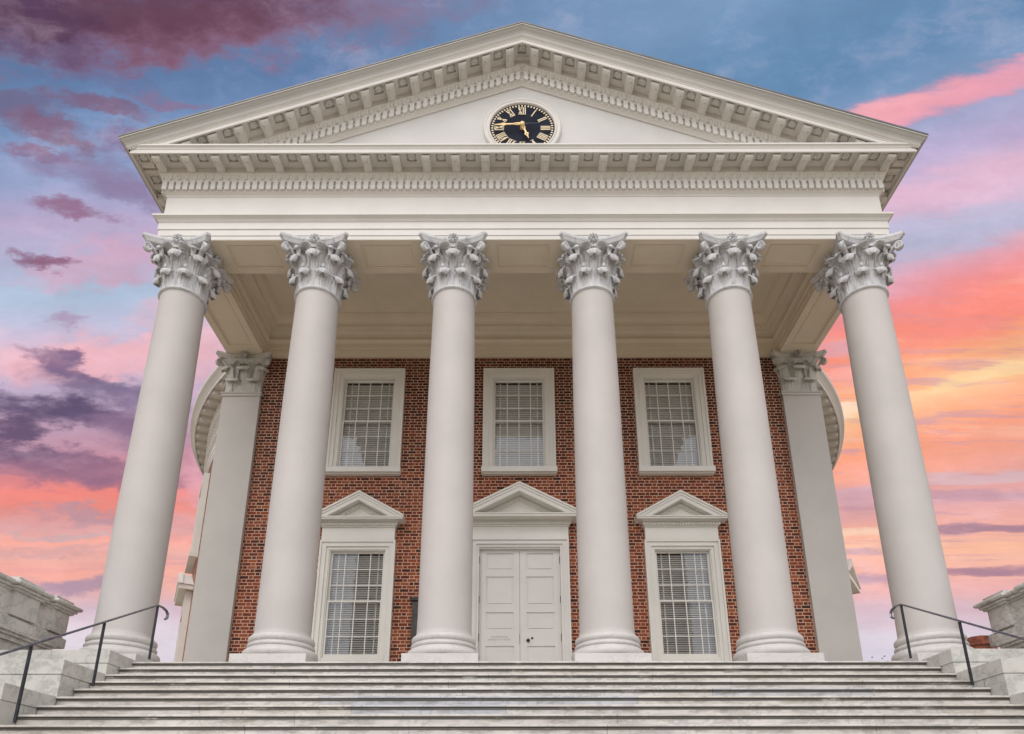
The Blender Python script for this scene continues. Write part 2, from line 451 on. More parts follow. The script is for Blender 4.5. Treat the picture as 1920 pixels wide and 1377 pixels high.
def capital_mesh():
    mb = MB(); Z0 = CAPB
    # astragal and bell
    mb.lathe([(.483, Z0-.035), (.487, Z0-.03)]+torus_prof(.487, Z0-.03, Z0+.045, .048)+[(.49, Z0+.05), (.475, Z0+.06), (.465, Z0+.09), (.47, Z0+.5), (.50, Z0+.85), (.57, Z0+1.05), (.635, Z0+1.12), (.64, Z0+1.14), (.60, Z0+1.145)], seg=56)
    for k in range(8):
        for row in (0, 1):
            an = radians(45*k+(22.5 if row == 0 else 0))-pi/2
            N = (cos(an), sin(an), 0); L = (-sin(an), cos(an), 0)
            if row == 0: leaf(mb, (N[0]*.482, N[1]*.482, Z0+.05), N, L, .41, .175, flare=.12, rc=.064, drop=.06, base=.72, ridge=.026, cup=.6)
            else: leaf(mb, (N[0]*.474, N[1]*.474, Z0+.05), N, L, .82, .185, flare=.14, rc=.076, drop=.065, base=.42, lip=.80, thick=.03, ridge=.026, serr=.12)
    for c in range(4):
        ac = radians(45+90*c)-pi/2
        Nc = Vector((cos(ac), sin(ac), 0)); Lc = Vector((-sin(ac), cos(ac), 0))
        volute(mb, (0, 0, 0), tuple(Nc), .60, Z0+.80, .915, Z0+1.0, .095, .062)
        leaf(mb, (Nc.x*.52, Nc.y*.52, Z0+.55), Nc, Lc, .40, .085, flare=.26, rc=.05, curl=160, drop=.04)
        for sgn in (-1, 1):
            a2 = ac+sgn*radians(24)
            n2 = (Nc*1.0+Lc*sgn*.16).normalized()
            leaf(mb, (cos(a2)*.47, sin(a2)*.47, Z0+.48), n2, (-n2.y, n2.x, 0), .58, .235, flare=.20, rc=.075, curl=96, drop=.05, base=.28, lip=.98, cup=-.22, serr=.16, ridge=.014, thick=.03)
            n3 = (Nc*.35+Lc*sgn).normalized()
            b_ = Nc*.70+Lc*sgn*.17
            leaf(mb, (b_.x, b_.y, Z0+.80), (Nc+Lc*sgn*.5).normalized(), (-(Nc+Lc*sgn*.5).normalized().y, (Nc+Lc*sgn*.5).normalized().x, 0), .20, .06, flare=.12, rc=.03, curl=170, drop=.03)
    for q in range(4):
        am = radians(90*q)-pi/2
        N = Vector((cos(am), sin(am), 0)); L = Vector((-sin(am), cos(am), 0))
        for sgn in (-1, 1):
            o = N*.50+L*(sgn*.115); n2 = (N-L*sgn*.10).normalized()
            leaf(mb, (o.x, o.y, Z0+.60), n2, (-n2.y, n2.x, 0), .42, .10, flare=.10, rc=.04, curl=165, drop=.03, base=.5)
            leaf(mb, ((N*.54+L*(sgn*.062)).x, (N*.54+L*(sgn*.062)).y, Z0+.80), tuple(N), tuple(L), .26, .068, flare=.09, rc=.042, curl=180, drop=.02, ridge=.002, thick=.035)
            b = am+sgn*radians(22.5)
            mb.lathe([(0, Z0+.50), (.032, Z0+.51), (.042, Z0+.545), (.034, Z0+.565), (.026, Z0+.575), (.036, Z0+.585), (.032, Z0+.60), (0, Z0+.61)], cos(b)*.60, sin(b)*.60, 10)
        f = N*.655
        flower(mb, (f.x, f.y, CAPT-.075), N, .135)
    abacus(mb, 0, 0, .80, CAPT-.17, CAPT-.001)
    return mb.mesh('capital', [M_CAP, M_BRONZE])
ME_CAP = capital_mesh()
for x in COLX:
    c = link('column', ME_SHAFT, bld, (x, 0, 0))
    link('base', ME_BASE, c); link('capital', ME_CAP, c)

# ------------------------------------------------------------------ pilasters
def pilaster(sx):
    mb = MB(); x = sx*8.0; hw = .5325
    mb.box(x-hw, x+hw, 3.72, 4.25, ZF+.002, 9.20)
    mb.box(x-hw-.03, x+hw+.03, 3.69, 3.719, 9.19, 9.26); mb.box(x-hw-.055, x+hw+.055, 3.665, 4.25, 9.262, 9.31, bev=.012)
    p = mb.build('pilaster', m_pil, bld)
    cb = MB(); Z0 = 9.31
    cb.box(x-.505, x+.505, 3.75, 4.25, Z0, Z0+.72)
    rows = [[(x-w, 3.75-d, Z0+z), (x+w, 3.75-d, Z0+z), (x+w, 4.25, Z0+z), (x-w, 4.25, Z0+z)] for w, d, z in ((.505, 0, .72), (.56, .05, .92), (.66, .14, 1.07))]
    cb.grid(rows, True)
    N = (0, -1, 0); L = (1, 0, 0)
    for dx in (-.30, .30): leaf(cb, (x+dx, 3.75, Z0), N, L, .40, .215, flare=.05, rc=.055, base=1.0, cup=.15, lip=.9, ridge=.016)
    for dx in (0,): leaf(cb, (x+dx, 3.765, Z0), N, L, .76, .22, flare=.07, rc=.065, base=.85, cup=.15, lip=.85, ridge=.016)
    for sg in (-1, 1):
        n = Vector((sg, -1, 0)).normalized()
        leaf(cb, (x+sg*.47, 3.78, Z0), n, (-n.y, n.x, 0), .76, .19, flare=.07, rc=.065, base=.85)
        leaf(cb, (x+sg*.505, 3.98, Z0), (sg, 0, 0), (0, sg, 0), .40, .15, flare=.05, rc=.05, base=.8)
        n = Vector((sg*.5, -1, 0)).normalized()
        leaf(cb, (x+sg*.22, 3.75, Z0+.44), n, (-n.y, n.x, 0), .48, .16, flare=.13, rc=.045, curl=130, cup=-.3, base=.4, serr=.1)
        n = Vector((sg, -1, 0)).normalized()
        volute(cb, (x+sg*.14, 3.75+.37, 0), n, .50, Z0+.62, .78, Z0+.90, .10, .05)
        cb.ball((x+sg*.07, 3.66, Z0+.95), .07, .05, .05, 10, 6)
    flower(cb, (x, 3.545, CAPT-.075), (0, -1, 0), .125)
    abacus(cb, x, 4.27, .82, CAPT-.17, CAPT-.001, ymax=4.3)
    at = cb.build('capital', [M_CAPOLD, M_BRONZE]); at.parent = p
    return p
m_pil = paint('pilaster_stucco', (.52, .49, .45), .65, .75, (.27, .26, .235))
pilaster(-1); pilaster(1)

# ------------------------------------------------------------------ entablature
YB = 7.2
def sweep3(mb, prof, yb=YB, mat=0):
    rows = [[(-(8+p), yb, z), (-(8+p), -p, z), ((8+p), -p, z), ((8+p), yb, z)] for p, z in prof]
    mb.grid(rows[::-1], False, mat)
arch = [(.50, 10.562), (.535, 10.562), (.54, 10.567), (.54, 10.668), (.556, 10.672), (.556, 10.844), (.576, 10.848), (.576, 11.045), (.592, 11.05), (.592, 11.065), (.60, 11.07), (.604, 11.085), (.62, 11.112), (.655, 11.135), (.672, 11.15), (.69, 11.153), (.69, 11.20), (.52, 11.22)]
e = MB(); sweep3(e, arch); e.build('architrave', M_PAINT, bld)
e = MB(); sweep3(e, [(.525, 11.20), (.525, 11.865), (.50, 11.87)])
e.build('frieze', M_PAINT, bld)
corn = [(.50, 11.862), (.535, 11.862), (.54, 11.88), (.555, 11.905), (.585, 11.93), (.60, 11.94), (.615, 11.945), (.615, 11.96), (.60, 11.965), (.60, 12.215), (.635, 12.218), (.635, 12.24),
        (.645, 12.245), (.66, 12.29), (.685, 12.35), (.715, 12.395), (.72, 12.41), (.70, 12.415), (.70, 12.645), (1.15, 12.645), (1.15, 12.478), (1.186, 12.478), (1.186, 12.585), (1.196, 12.588), (1.20, 12.61), (1.215, 12.635), (1.235, 12.65), (1.24, 12.655), (1.24, ZC-.005), (.49, ZC+.02)]
co_ = MB(); sweep3(co_, corn)
# coffered soffit strips between modillions, dentils and egg bands
MODX = [-8.62, -7.934, -7.227, -6.521, -5.815, -5.109, -4.423, -3.698, -2.992, -2.287, -1.587, -.887, -.187, .524, 1.21, 1.90, 2.591, 3.28, 3.948, 4.629, 5.305, 5.953, 6.642, 7.31, 7.978, 8.646]
def coffer(mb, cx, w, zf, put, r=.095):
    """framed recess with a rosette; put(x, d, z) maps local to world, d = depth coordinate (projection)"""
    d0, d1 = .702, 1.148; z0, z1 = 12.622, 12.646
    hx = .115; e0, e1 = .86, 1.09
    def bx(xa, xb, da, db, za, zb, mat=0):
        vs = [put(x, d, z) for z in (za, zb) for x, d in ((xa, da), (xb, da), (xb, db), (xa, db))]
        mb.add(vs, [(3, 2, 1, 0), (4, 5, 6, 7), (0, 1, 5, 4), (1, 2, 6, 5), (2, 3, 7, 6), (3, 0, 4, 7)], mat)
    bx(cx-w, cx-hx, d0, d1, z0-.045, z1); bx(cx+hx, cx+w, d0, d1, z0-.045, z1)
    bx(cx-hx, cx+hx, d0, e0, z0-.045, z1); bx(cx-hx, cx+hx, e1, d1, z0-.045, z1)
    for k in range(2):   # bead round the recess
        t = .018; o = .022+.03*k; zz = z0-.045-.008
        bx(cx-hx-o-t*.5, cx+hx+o+t*.5, e0-o-t*.5, e0-o+t*.5, zz, z0-.0455)
        bx(cx-hx-o-t*.5, cx-hx-o+t*.5, e0-o+t*.5, e1+min(o, .02), zz, z0-.0455)
        bx(cx+hx+o-t*.5, cx+hx+o+t*.5, e0-o+t*.5, e1+min(o, .02), zz, z0-.0455)
    ec = (e0+e1)/2
    n = 14
    def ring(q, z): return [put(cx+q*cos(2*pi*j/n), ec+q*sin(2*pi*j/n), z) for j in range(n)]
    rr = [ring(r*.98*(1+.0*j), z) for j, z in ((0, 12.644), (1, 12.598))]
    rr += [ring(r*.80, 12.583), ring(r*.62, 12.598), ring(r*.42, 12.603), ring(r*.34, 12.575), ring(.001, 12.57)]
    mb.grid(rr, True, 0, True)
    for k in range(6):
        a = 2*pi*k/6; px, pd = cx+r*.62*cos(a), ec+r*.62*sin(a)
        rows = [[put(px+q*cos(2*pi*j/6), pd+q*sin(2*pi*j/6), z) for j in range(6)] for q, z in ((.036, 12.600), (.030, 12.580), (.001, 12.572))]
        mb.grid(rows, True, 0, True)
pf = lambda x, d, z: (x, -d, z)
mids = [(a+b)/2 for a, b in zip(MODX, MODX[1:])]
for i, xm in enumerate(mids): coffer(co_, xm, .235, 0, pf)
coffer(co_, -8.985, .155, 0, pf, .09); coffer(co_, 9.0, .145, 0, pf, .09)
SIDEY = [.15+.70*k for k in range(10)]
for sx in (-1, 1):
    ps = (lambda s: (lambda x, d, z: (s*(8+d), x, z)))(sx)
    for y in SIDEY[:-1]: coffer(co_, y+.35, .235, 0, ps)
    coffer(co_, -.37, .27, 0, ps)
def dentils(mb, xs, z0f, put):
    for x in xs:
        for (xa, xb, da, db, za, zb) in ((x-.054, x+.054, .601, .672, 11.966, 12.212), (x+.054, x+.112, .6005, .625, 12.07, 12.11)):
            zo = z0f(x)
            vs = [put(q, d, z+zo) for z in (za, zb) for q, d in ((xa, da), (xb, da), (xb, db), (xa, db))]
            mb.add(vs, [(3, 2, 1, 0), (4, 5, 6, 7), (0, 1, 5, 4), (1, 2, 6, 5), (2, 3, 7, 6), (3, 0, 4, 7)])
def eggs(mb, xs, z0f, put):
    for x in xs:
        zo = z0f(x)
        rows = []
        for i in range(4):
            t = i/3*pi*.98+.01
            rows.append([put(x+.046*sin(t)*cos(a), .668+.032*sin(t)*sin(a)+.03*cos(t), 12.325+.066*cos(t)+zo) for a in [-.2+(pi+.4)*j/5 for j in range(6)]])
        mb.grid(rows, False, 0, True)
        rows = [[put(x-.082, .655, 12.265+zo), put(x-.068, .675, 12.265+zo), put(x-.054, .655, 12.265+zo)], [put(x-.095, .71, 12.395+zo), put(x-.068, .722, 12.395+zo), put(x-.041, .71, 12.395+zo)]]
        rows2 = [[put(x+.1-.018, .66, 12.26+zo), put(x+.1, .672, 12.26+zo), put(x+.1+.018, .66, 12.26+zo)], [put(x+.1-.03, .70, 12.40+zo), put(x+.1, .722, 12.40+zo), put(x+.1+.03, .70, 12.40+zo)]]
        mb.grid(rows, False); mb.grid(rows2, False)
zero = lambda x: 0
nd = int(2*8.55/.166); dx_ = [-8.56+.166*k for k in range(nd+2) if -8.56+.166*k < 8.62]
dentils(co_, dx_, zero, pf)
eggs(co_, [-8.55+.2*k for k in range(86)], zero, pf)
for sx in (-1, 1):
    ps = (lambda s: (lambda x, d, z: (s*(8+d), x, z)))(sx)
    dentils(co_, [-.5+.166*k for k in range(44)], zero, ps)
    eggs(co_, [-.5+.2*k for k in range(37)], zero, ps)
cornice = co_.build('cornice', M_PAINT, bld)

def modillion_mb(shear=0):
    """scrolled bracket hanging from the soffit; local origin at soffit, x width, y = -projection"""
    mb = MB(); hw = .098
    ys = []; n = 16
    prof = []
    for i in range(n+1):
        t = i/n
        d = .70+.40*t
        z = -.150+.034*t+.022*sin(2*pi*t*.9) - .022*sin(pi*.5*min(1, max(0, (t-.66)/.34)))
        prof.append((d, z))
    prof += [(1.118, -.128), (1.124, -.105), (1.122, -.08), (1.108, -.05), (1.10, -.028)]
    rows = []
    for d, z in prof:
        row = []
        for u in (-1, -.86, -.80, -.5, 0, .5, .80, .86, 1):
            zz = z-(.014*(1-(u/.8)**2) if abs(u) < .8 else 0)+(.006 if abs(u) > .83 else 0)
            row.append((u*hw, -d, zz-shear*u*hw))
        rows.append(row)
    mb.grid(rows, False, 0, True)
    for s_ in (-1, 1):
        k = 0 if s_ < 0 else -1
        mb.grid([[r[k] for r in rows], [(r[k][0], r[k][1], -.001-shear*r[k][0]) for r in rows]], False)
    # acanthus leaf clasping the underside, rolled at its tip
    lf = []
    for i in range(9):
        t = i/8; d = .74+.27*t; z = -.150+.034*((d-.7)/.4)+.022*sin(2*pi*((d-.7)/.4)*.9)-.020-.014*sin(pi*t)-.022*max(0, (t-.7)/.3)
        w = .062*(1-.25*t)*(1+.08*sin(t*14))
        lf.append([(u*w, -d, z+.016*u*u+.004*cos(u*9)-shear*u*w) for u in (-1, -.66, -.33, 0, .33, .66, 1)])
    mb.grid(lf, False, 0, True)
    mb.ball((0, -1.02, -.150), .050, .034, .030, 10, 6)
    # cap fillets
    for (w, d1, za, zb) in ((.112, 1.132, -.028, -.012), (.122, 1.142, -.0118, .018)):
        vs = [(x, -d, z-shear*x) for z in (za, zb) for x, d in ((-w, .70), (w, .70), (w, d1), (-w, d1))]
        mb.add(vs, [(3, 2, 1, 0), (4, 5, 6, 7), (0, 1, 5, 4), (1, 2, 6, 5), (2, 3, 7, 6), (3, 0, 4, 7)])
    return mb
ME_MOD = modillion_mb(0).mesh('modillion', M_PAINT)
ME_MODR = modillion_mb(SL).mesh('modillion', M_PAINT)
ME_MODL = modillion_mb(-SL).mesh('modillion', M_PAINT)
ZM = 12.575
for x in MODX: link('modillion', ME_MOD, cornice, (x, 0, ZM))
for y in SIDEY:
    link('modillion', ME_MOD, cornice, (8, y, ZM), (0, 0, pi/2)); link('modillion', ME_MOD, cornice, (-8, y, ZM), (0, 0, -pi/2))

# ------------------------------------------------------------------ pediment
RK = 3.655     # apex height offset of raking bed above the level bed
rk = [(.505, 15.53), (.53, 15.535), (.55, 15.565), (.585, 15.59), (.615, 15.60), (.615, 15.615), (.60, 15.62), (.60, 15.875), (.635, 15.878), (.635, 15.90), (.645, 15.905), (.66, 15.95), (.685, 16.00), (.715, 16.045), (.72, 16.06), (.70, 16.065), (.70, 16.295), (1.15, 16.295), (1.15, 16.132), (1.186, 16.132), (1.186, 16.235), (1.196, 16.238), (1.20, 16.258), (1.21, 16.272), (1.222, 16.278), (1.222, 16.292), (1.245, 16.305), (1.25, 16.325), (1.262, 16.37), (1.29, 16.415), (1.325, 16.445), (1.35, 16.475), (1.355, 16.49), (1.38, 16.492), (1.38, 16.535), (1.30, 16.56)]
rmb = MB()
rows = []
for p, h in rk:
    xm = 8+p if p > 1.2 else min(8+p, (h-ZC+.08)/SL)
    rows.append([(-xm, -p, h-SL*xm), (-xm*.5, -p, h-SL*xm*.5), (0, -p, h), (xm*.5, -p, h-SL*xm*.5), (xm, -p, h-SL*xm)])
k0 = [i for i, (p, h) in enumerate(rk) if p == 1.245][0]
rmb.grid(rows[:k0+1][::-1], False)
gmb = MB(); gmb.grid(rows[k0:][::-1], False)
# sima returning along both eaves
for sx in (-1, 1):
    sr = [(p, h-SL*(8+p)) for p, h in rk if p >= 1.222]
    g = [[(sx*(8+p), -p, z), (sx*(8+p), YB, z)] for p, z in sr]
    gmb.grid(g if sx > 0 else g[::-1], False)
gmb.build('sima_moulding', M_SIMA, bld)
prk = lambda s: (lambda x, d, z: (s*x, -d, z))
RMX = [.31+.589*k for k in range(15)]
dzr = 16.25-12.60
for s_ in (-1, 1):
    put = (lambda s: (lambda x, d, z: (s*x, -d, z+dzr-SL*x)))(s_)
    for a, b in zip(RMX, RMX[1:]):
        if (a+b)/2 < 8.6: coffer(rmb, (a+b)/2, .185, 0, put, .088)
    put2 = (lambda s: (lambda x, d, z: (s*x, -d, z+3.655-SL*x)))(s_)
    dentils(rmb, [x for x in [.10+.166*k for k in range(60)] if 15.62-SL*x > ZC-.12], zero, put2)
    eggs(rmb, [x for x in [.07+.2*k for k in range(60)] if 15.9-SL*x > ZC-.1], zero, put2)
putc = lambda x, d, z: (x, -d, z+dzr-SL*abs(x))
coffer(rmb, 0, .20, 0, putc, .088)
rake = rmb.build('raking_cornice', M_PAINT, bld)
for x in RMX[:14]:
    link('modillion', ME_MODR, rake, (x, 0, 16.25-.025-SL*x)); link('modillion', ME_MODL, rake, (-x, 0, 16.25-.025-SL*x))
ty = MB(); ty.poly_y([(-7.3, ZC-.05), (7.3, ZC-.05), (0, ZC+7.3*SL+.02)], -.50, -.2); ty.build('tympanum', M_TYMP, bld)
# metal roof over the portico, its thin dark edge just above the sima
rf = MB()
for s_ in (-1, 1):
    x1 = 9.392; top = 16.575
    vs = [(0, -1.392, top), (s_*x1, -1.392, top-SL*x1), (s_*x1, 12, top-SL*x1), (0, 12, top), (0, -1.392, top-.045), (s_*x1, -1.392, top-.045-SL*x1), (s_*x1, 12, top-.045-SL*x1), (0, 12, top-.045)]
    rf.add(vs, [(0, 1, 2, 3), (7, 6, 5, 4), (0, 4, 5, 1), (1, 5, 6, 2)])
rf.build('roof', M_ROOF, bld)

# ------------------------------------------------------------------ inner faces of the beams, ceiling
inn = [(-.06, 10.562), (0, 10.562), (0, 10.668), (.018, 10.672), (.018, 10.845), (.04, 10.85), (.04, 11.01), (.055, 11.02), (.07, 11.05), (.11, 11.075), (.115, 11.11), (.05, 11.12), (.05, 11.22), (.075, 11.235), (.10, 11.29), (.15, 11.33), (.16, 11.35), (.35, 11.36), (.352, 11.44), (.372, 11.445), (.375, 11.47), (.40, 11.50), (.46, 11.56), (.50, 11.62), (.515, 11.66), (.54, 11.665), (.54, 11.70), (.56, 11.705)]
ib = MB()
rows = []
for d, z in inn:
    rows.append([(-7.486+d, .514+d, z), (7.486-d, .514+d, z), (7.486-d, 3.80-d, z), (-7.486+d, 3.80-d, z)])
ib.grid(rows, True)
ib.box(-7.3, 7.3, .7, 3.6, 11.703, 11.74)
ib.build('ceiling', M_CEIL, bld)
# soffits with sunk panels
so = MB(); ZS = 10.553
def soffit(mb, x0, x1, y0, y1, px0, px1, py0, py1):
    """slab with rectangular sinking"""
    zt = ZS+.055
    mb.box(x0, px0, y0, y1, ZS, zt); mb.box(px1, x1, y0, y1, ZS, zt)
    mb.box(px0, px1, y0, py0, ZS, zt); mb.box(px0, px1, py1, y1, ZS, zt)
    mb.box(px0, px1, py0, py1, zt-.015, zt)
    a = .03
    for (o, z) in ((0, ZS+.014), (.055, ZS+.026)):
        X0, X1, Y0, Y1 = px0+o, px1-o, py0+o, py1-o
        mb.box(X0, X1, Y0, Y0+a, z, zt-.0155); mb.box(X0, X1, Y1-a, Y1, z, zt-.0155)
        mb.box(X0, X0+a, Y0+a, Y1-a, z, zt-.0155); mb.box(X1-a, X1, Y0+a, Y1-a, z, zt-.0155)
edges = [-7.49]+COLX[1:5]+[7.49]
for a, b in zip(edges, edges[1:]):
    c0 = (a if abs(a) < 7 else COLX[0] if a < 0 else COLX[5]); c1 = (b if abs(b) < 7 else (COLX[5] if b > 0 else COLX[0]))
    soffit(so, a, b, -.535, .51, c0+.98, c1-.98, -.40, .345)
for s_ in (-1, 1):
    x0, x1 = (-8.535, -7.49) if s_ < 0 else (7.49, 8.535)
    soffit(so, x0, x1, -.535, 3.9, x0+.17, x1-.15, 1.0, 3.28)
so.build('beam_soffit', M_CEIL, bld)

# ------------------------------------------------------------------ brick walls, flank, drum, dome
def wall_with_holes(mb, x0, x1, z0, z1, y0, y1, holes):
    """front wall built from strips around rectangular openings (holes sorted per column)"""
    xs = sorted(set([x0, x1]+[h[0] for h in holes]+[h[1] for h in holes]))
    for a, b in zip(xs, xs[1:]):
        hs = sorted([h for h in holes if h[0] <= a+1e-6 and h[1] >= b-1e-6], key=lambda h: h[2])
        z = z0
        for h in hs:
            mb.box(a, b, y0, y1, z, h[2]); z = h[3]
        mb.box(a, b, y0, y1, z, z1)
UW = [(-4.377, 9.96, 6.90), (WX-.01, 9.96, 6.90), (4.257, 9.96, 6.90)]
UH = .86
LWC = [-4.365, 4.245]
holes = [(c-UH, c+UH, 6.90, 9.96) for c, _, _ in UW]+[(c-.86, c+.86, 1.0, 4.6) for c in LWC]+[(-.07-1.14, -.07+1.14, ZF, 4.66)]
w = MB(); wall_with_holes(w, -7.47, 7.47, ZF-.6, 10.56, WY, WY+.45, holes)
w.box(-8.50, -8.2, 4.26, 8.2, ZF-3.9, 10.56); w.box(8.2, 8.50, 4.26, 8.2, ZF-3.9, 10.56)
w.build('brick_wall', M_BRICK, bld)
DX, DY, DR = -.07, 17.4, 13.7
A0, A1 = -pi/2+radians(36.5), 1.5*pi-radians(36.5)      # the drum is open where the portico block joins it
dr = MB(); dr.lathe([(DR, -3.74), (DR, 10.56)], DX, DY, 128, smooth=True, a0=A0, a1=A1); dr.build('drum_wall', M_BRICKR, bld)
de = MB()
de.lathe([(DR, 10.55), (DR+.02, 10.553), (DR+.02, 10.67), (DR+.04, 10.672), (DR+.04, 10.84), (DR+.06, 10.845), (DR+.06, 11.05), (DR+.17, 11.15), (DR+.17, 11.2), (DR, 11.22), (DR, 11.86), (DR+.1, 11.95), (DR+.1, 12.21), (DR+.13, 12.24), (DR+.2, 12.41), (DR+.19, 12.57), (DR+.66, 12.57), (DR+.66, 12.478), (DR+.69, 12.478), (DR+.69, 12.585), (DR+.73, 12.62), (DR+.75, 12.66), (DR+.80, 12.70), (DR+.88, 12.76), (DR+.9, 12.82), (DR+.9, 12.86), (DR-.6, 12.95), (DR-.7, 12.95), (DR-.7, 13.3), (DR-1.6, 13.35)], DX, DY, 160, smooth=False, a0=A0, a1=A1)
for k in range(340):
    a = 2*pi*k/340; d = (DR+.14)
    if abs((a+pi) % (2*pi)-pi) < radians(36.5): continue
    de.tbox(Matrix.Translation((DX+d*sin(a), DY-d*cos(a), 12.09)) @ Matrix.Rotation(a, 4, 'Z'), .06, .045, .12)
dcn = de.build('drum_cornice', M_PAINT, bld, sharp=30)
dm = MB()
nmod = 128; _ms = modillion_mb(0)
for k in range(nmod):
    a = 2*pi*k/nmod
    if abs((a+pi) % (2*pi)-pi) < radians(37): continue
    M = Matrix.Translation((DX+(DR-.52)*sin(a), DY-(DR-.52)*cos(a), 12.57)) @ Matrix.Rotation(a, 4, 'Z')
    if cos(a) > .35 or (cos(a) > .28 and False): 
        link('modillion', ME_MOD, dcn, (DX+(DR-.52)*sin(a), DY-(DR-.52)*cos(a), 12.57), (0, 0, a))
    else: dm.add([M @ Vector(v) for v in _ms.v], _ms.f, 0, False)
o = dm.build('far_modillions', M_PAINT); o.parent = dcn; o['kind'] = 'stuff'
dd = MB(); dd.lathe([((DR-1.5)*cos(a), 13.35+(5.6)*sin(a)) for a in [pi/2*i/20 for i in range(21)]], DX, DY, 96); dd.build('dome', M_ROOF, bld)
# hidden mass of the block behind the portico, closes the inside
bk = MB(); bk.box(-8.2, 8.2, 4.9, 5.3, ZF, 12.5); bk.build('inner_wall', M_ROOM, bld)
fl = MB(); fl.box(-9.2, 9.2, YS+.45, 12, ZF-.55, ZF-.002); fl.build('portico_floor', M_MARB, bld)

# ------------------------------------------------------------------ windows
def ring_frame(mb, x0, x1, z0, z1, w, y0, y1, bottom=True, mat=0):
    mb.box(x0, x0+w, y0, y1, z0, z1, mat); mb.box(x1-w, x1, y0, y1, z0, z1, mat)
    mb.box(x0+w, x1-w, y0, y1, z1-w, z1, mat)
    if bottom: mb.box(x0+w, x1-w, y0, y1, z0, z0+w, mat)
def sashes(win, cx, hw, z0, zmid, z1, y, rows=3, cols=4):
    """upper sash (set back) and lower sash, each with muntins and a pane"""
    for nm, a, b, yy in (('upper_sash', zmid-.02, z1, y+.045), ('lower_sash', z0, zmid+.045, y)):
        s = MB(); st = .052
        top = .052 if nm == 'upper_sash' else .045; bot = .045 if nm == 'upper_sash' else .11
        s.box(cx-hw, cx-hw+st, yy, yy+.044, a, b); s.box(cx+hw-st, cx+hw, yy, yy+.044, a, b)
        s.box(cx-hw+st, cx+hw-st, yy, yy+.044, b-top, b); s.box(cx-hw+st, cx+hw-st, yy, yy+.044, a, a+bot)
        gx0, gx1, gz0, gz1 = cx-hw+st, cx+hw-st, a+bot, b-top
        m_ = .0125
        for k in range(1, cols):
            x = gx0+(gx1-gx0)*k/cols; s.box(x-m_, x+m_, yy+.004, yy+.034, gz0, gz1)
        for k in range(1, rows):
            z = gz0+(gz1-gz0)*k/rows; s.box(gx0, gx1, yy+.006, yy+.032, z-m_, z+m_)
        so_ = s.build(nm, M_SASH); so_.parent = win
    g = MB(); g.box(cx-hw+.03, cx+hw-.03, y+.066, y+.069, zmid, z1-.03); g.box(cx-hw+.03, cx+hw-.03, y+.020, y+.023, z0+.05, zmid+.03)
    o = g.build('pane', M_GLASS); o.parent = win
    b = MB(); z = z0+.06; n = 0
    tilt = Matrix.Rotation(radians(-62), 4, 'X')
    while z < z1-.03:
        b.tbox(Matrix.Translation((cx, y+.17, z)) @ Matrix.Rotation(random.uniform(-.0012, .0012), 4, 'Y') @ tilt, hw-.03, .0190, .0018); z += .0600; n += 1
    for q in (-.74, .74): b.box(cx+q*hw-.018, cx+q*hw+.018, y+.142, y+.144, z0, z1)
    o = b.build('blind', M_BLIND); o.parent = win
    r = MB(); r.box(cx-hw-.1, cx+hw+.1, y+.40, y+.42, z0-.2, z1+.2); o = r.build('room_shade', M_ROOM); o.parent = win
def upper_window(cx):
    f = MB(); X = 1.02
    zb, zt = 6.90, 10.11
    # architrave moulding round the opening, stepped
    for (o, w_, y) in ((0, .055, 3.705), (.055, .075, 3.735), (.13, .035, 3.72), (.165, .105, 3.760)):
        f.box(cx-X+o, cx-X+o+w_, y, WY+.02, zb, zt-o); f.box(cx+X-o-w_, cx+X-o, y, WY+.02, zb, zt-o)
        f.box(cx-X+o+w_, cx+X-o-w_, y, WY+.02, zt-o-w_, zt-o)
    # box jamb
    f.box(cx-.75, cx-.725, 3.79, 3.98, zb, zt-.27); f.box(cx+.725, cx+.75, 3.79, 3.98, zb, zt-.27); f.box(cx-.725, cx+.725, 3.79, 3.98, zt-.295, zt-.27)
    f.box(cx-.86, cx-.7502, WY+.0215, WY+.4, zb, zt-.15); f.box(cx+.7502, cx+.86, WY+.0215, WY+.4, zb, zt-.15); 
    w_ = f.build('window', M_CASE, bld)
    s = MB(); s.box(cx-1.045, cx+1.045, 3.625, WY+.3, 6.735, 6.898, bev=.008); s.box(cx-1.02, cx+1.02, 3.70, WY+.02, 6.70, 6.733)
    o = s.build('sill', M_CASE); o.parent = w_
    sashes(w_, cx, .724, 6.905, 8.43, 9.815, 3.86)
for c, _, _ in UW: upper_window(c)

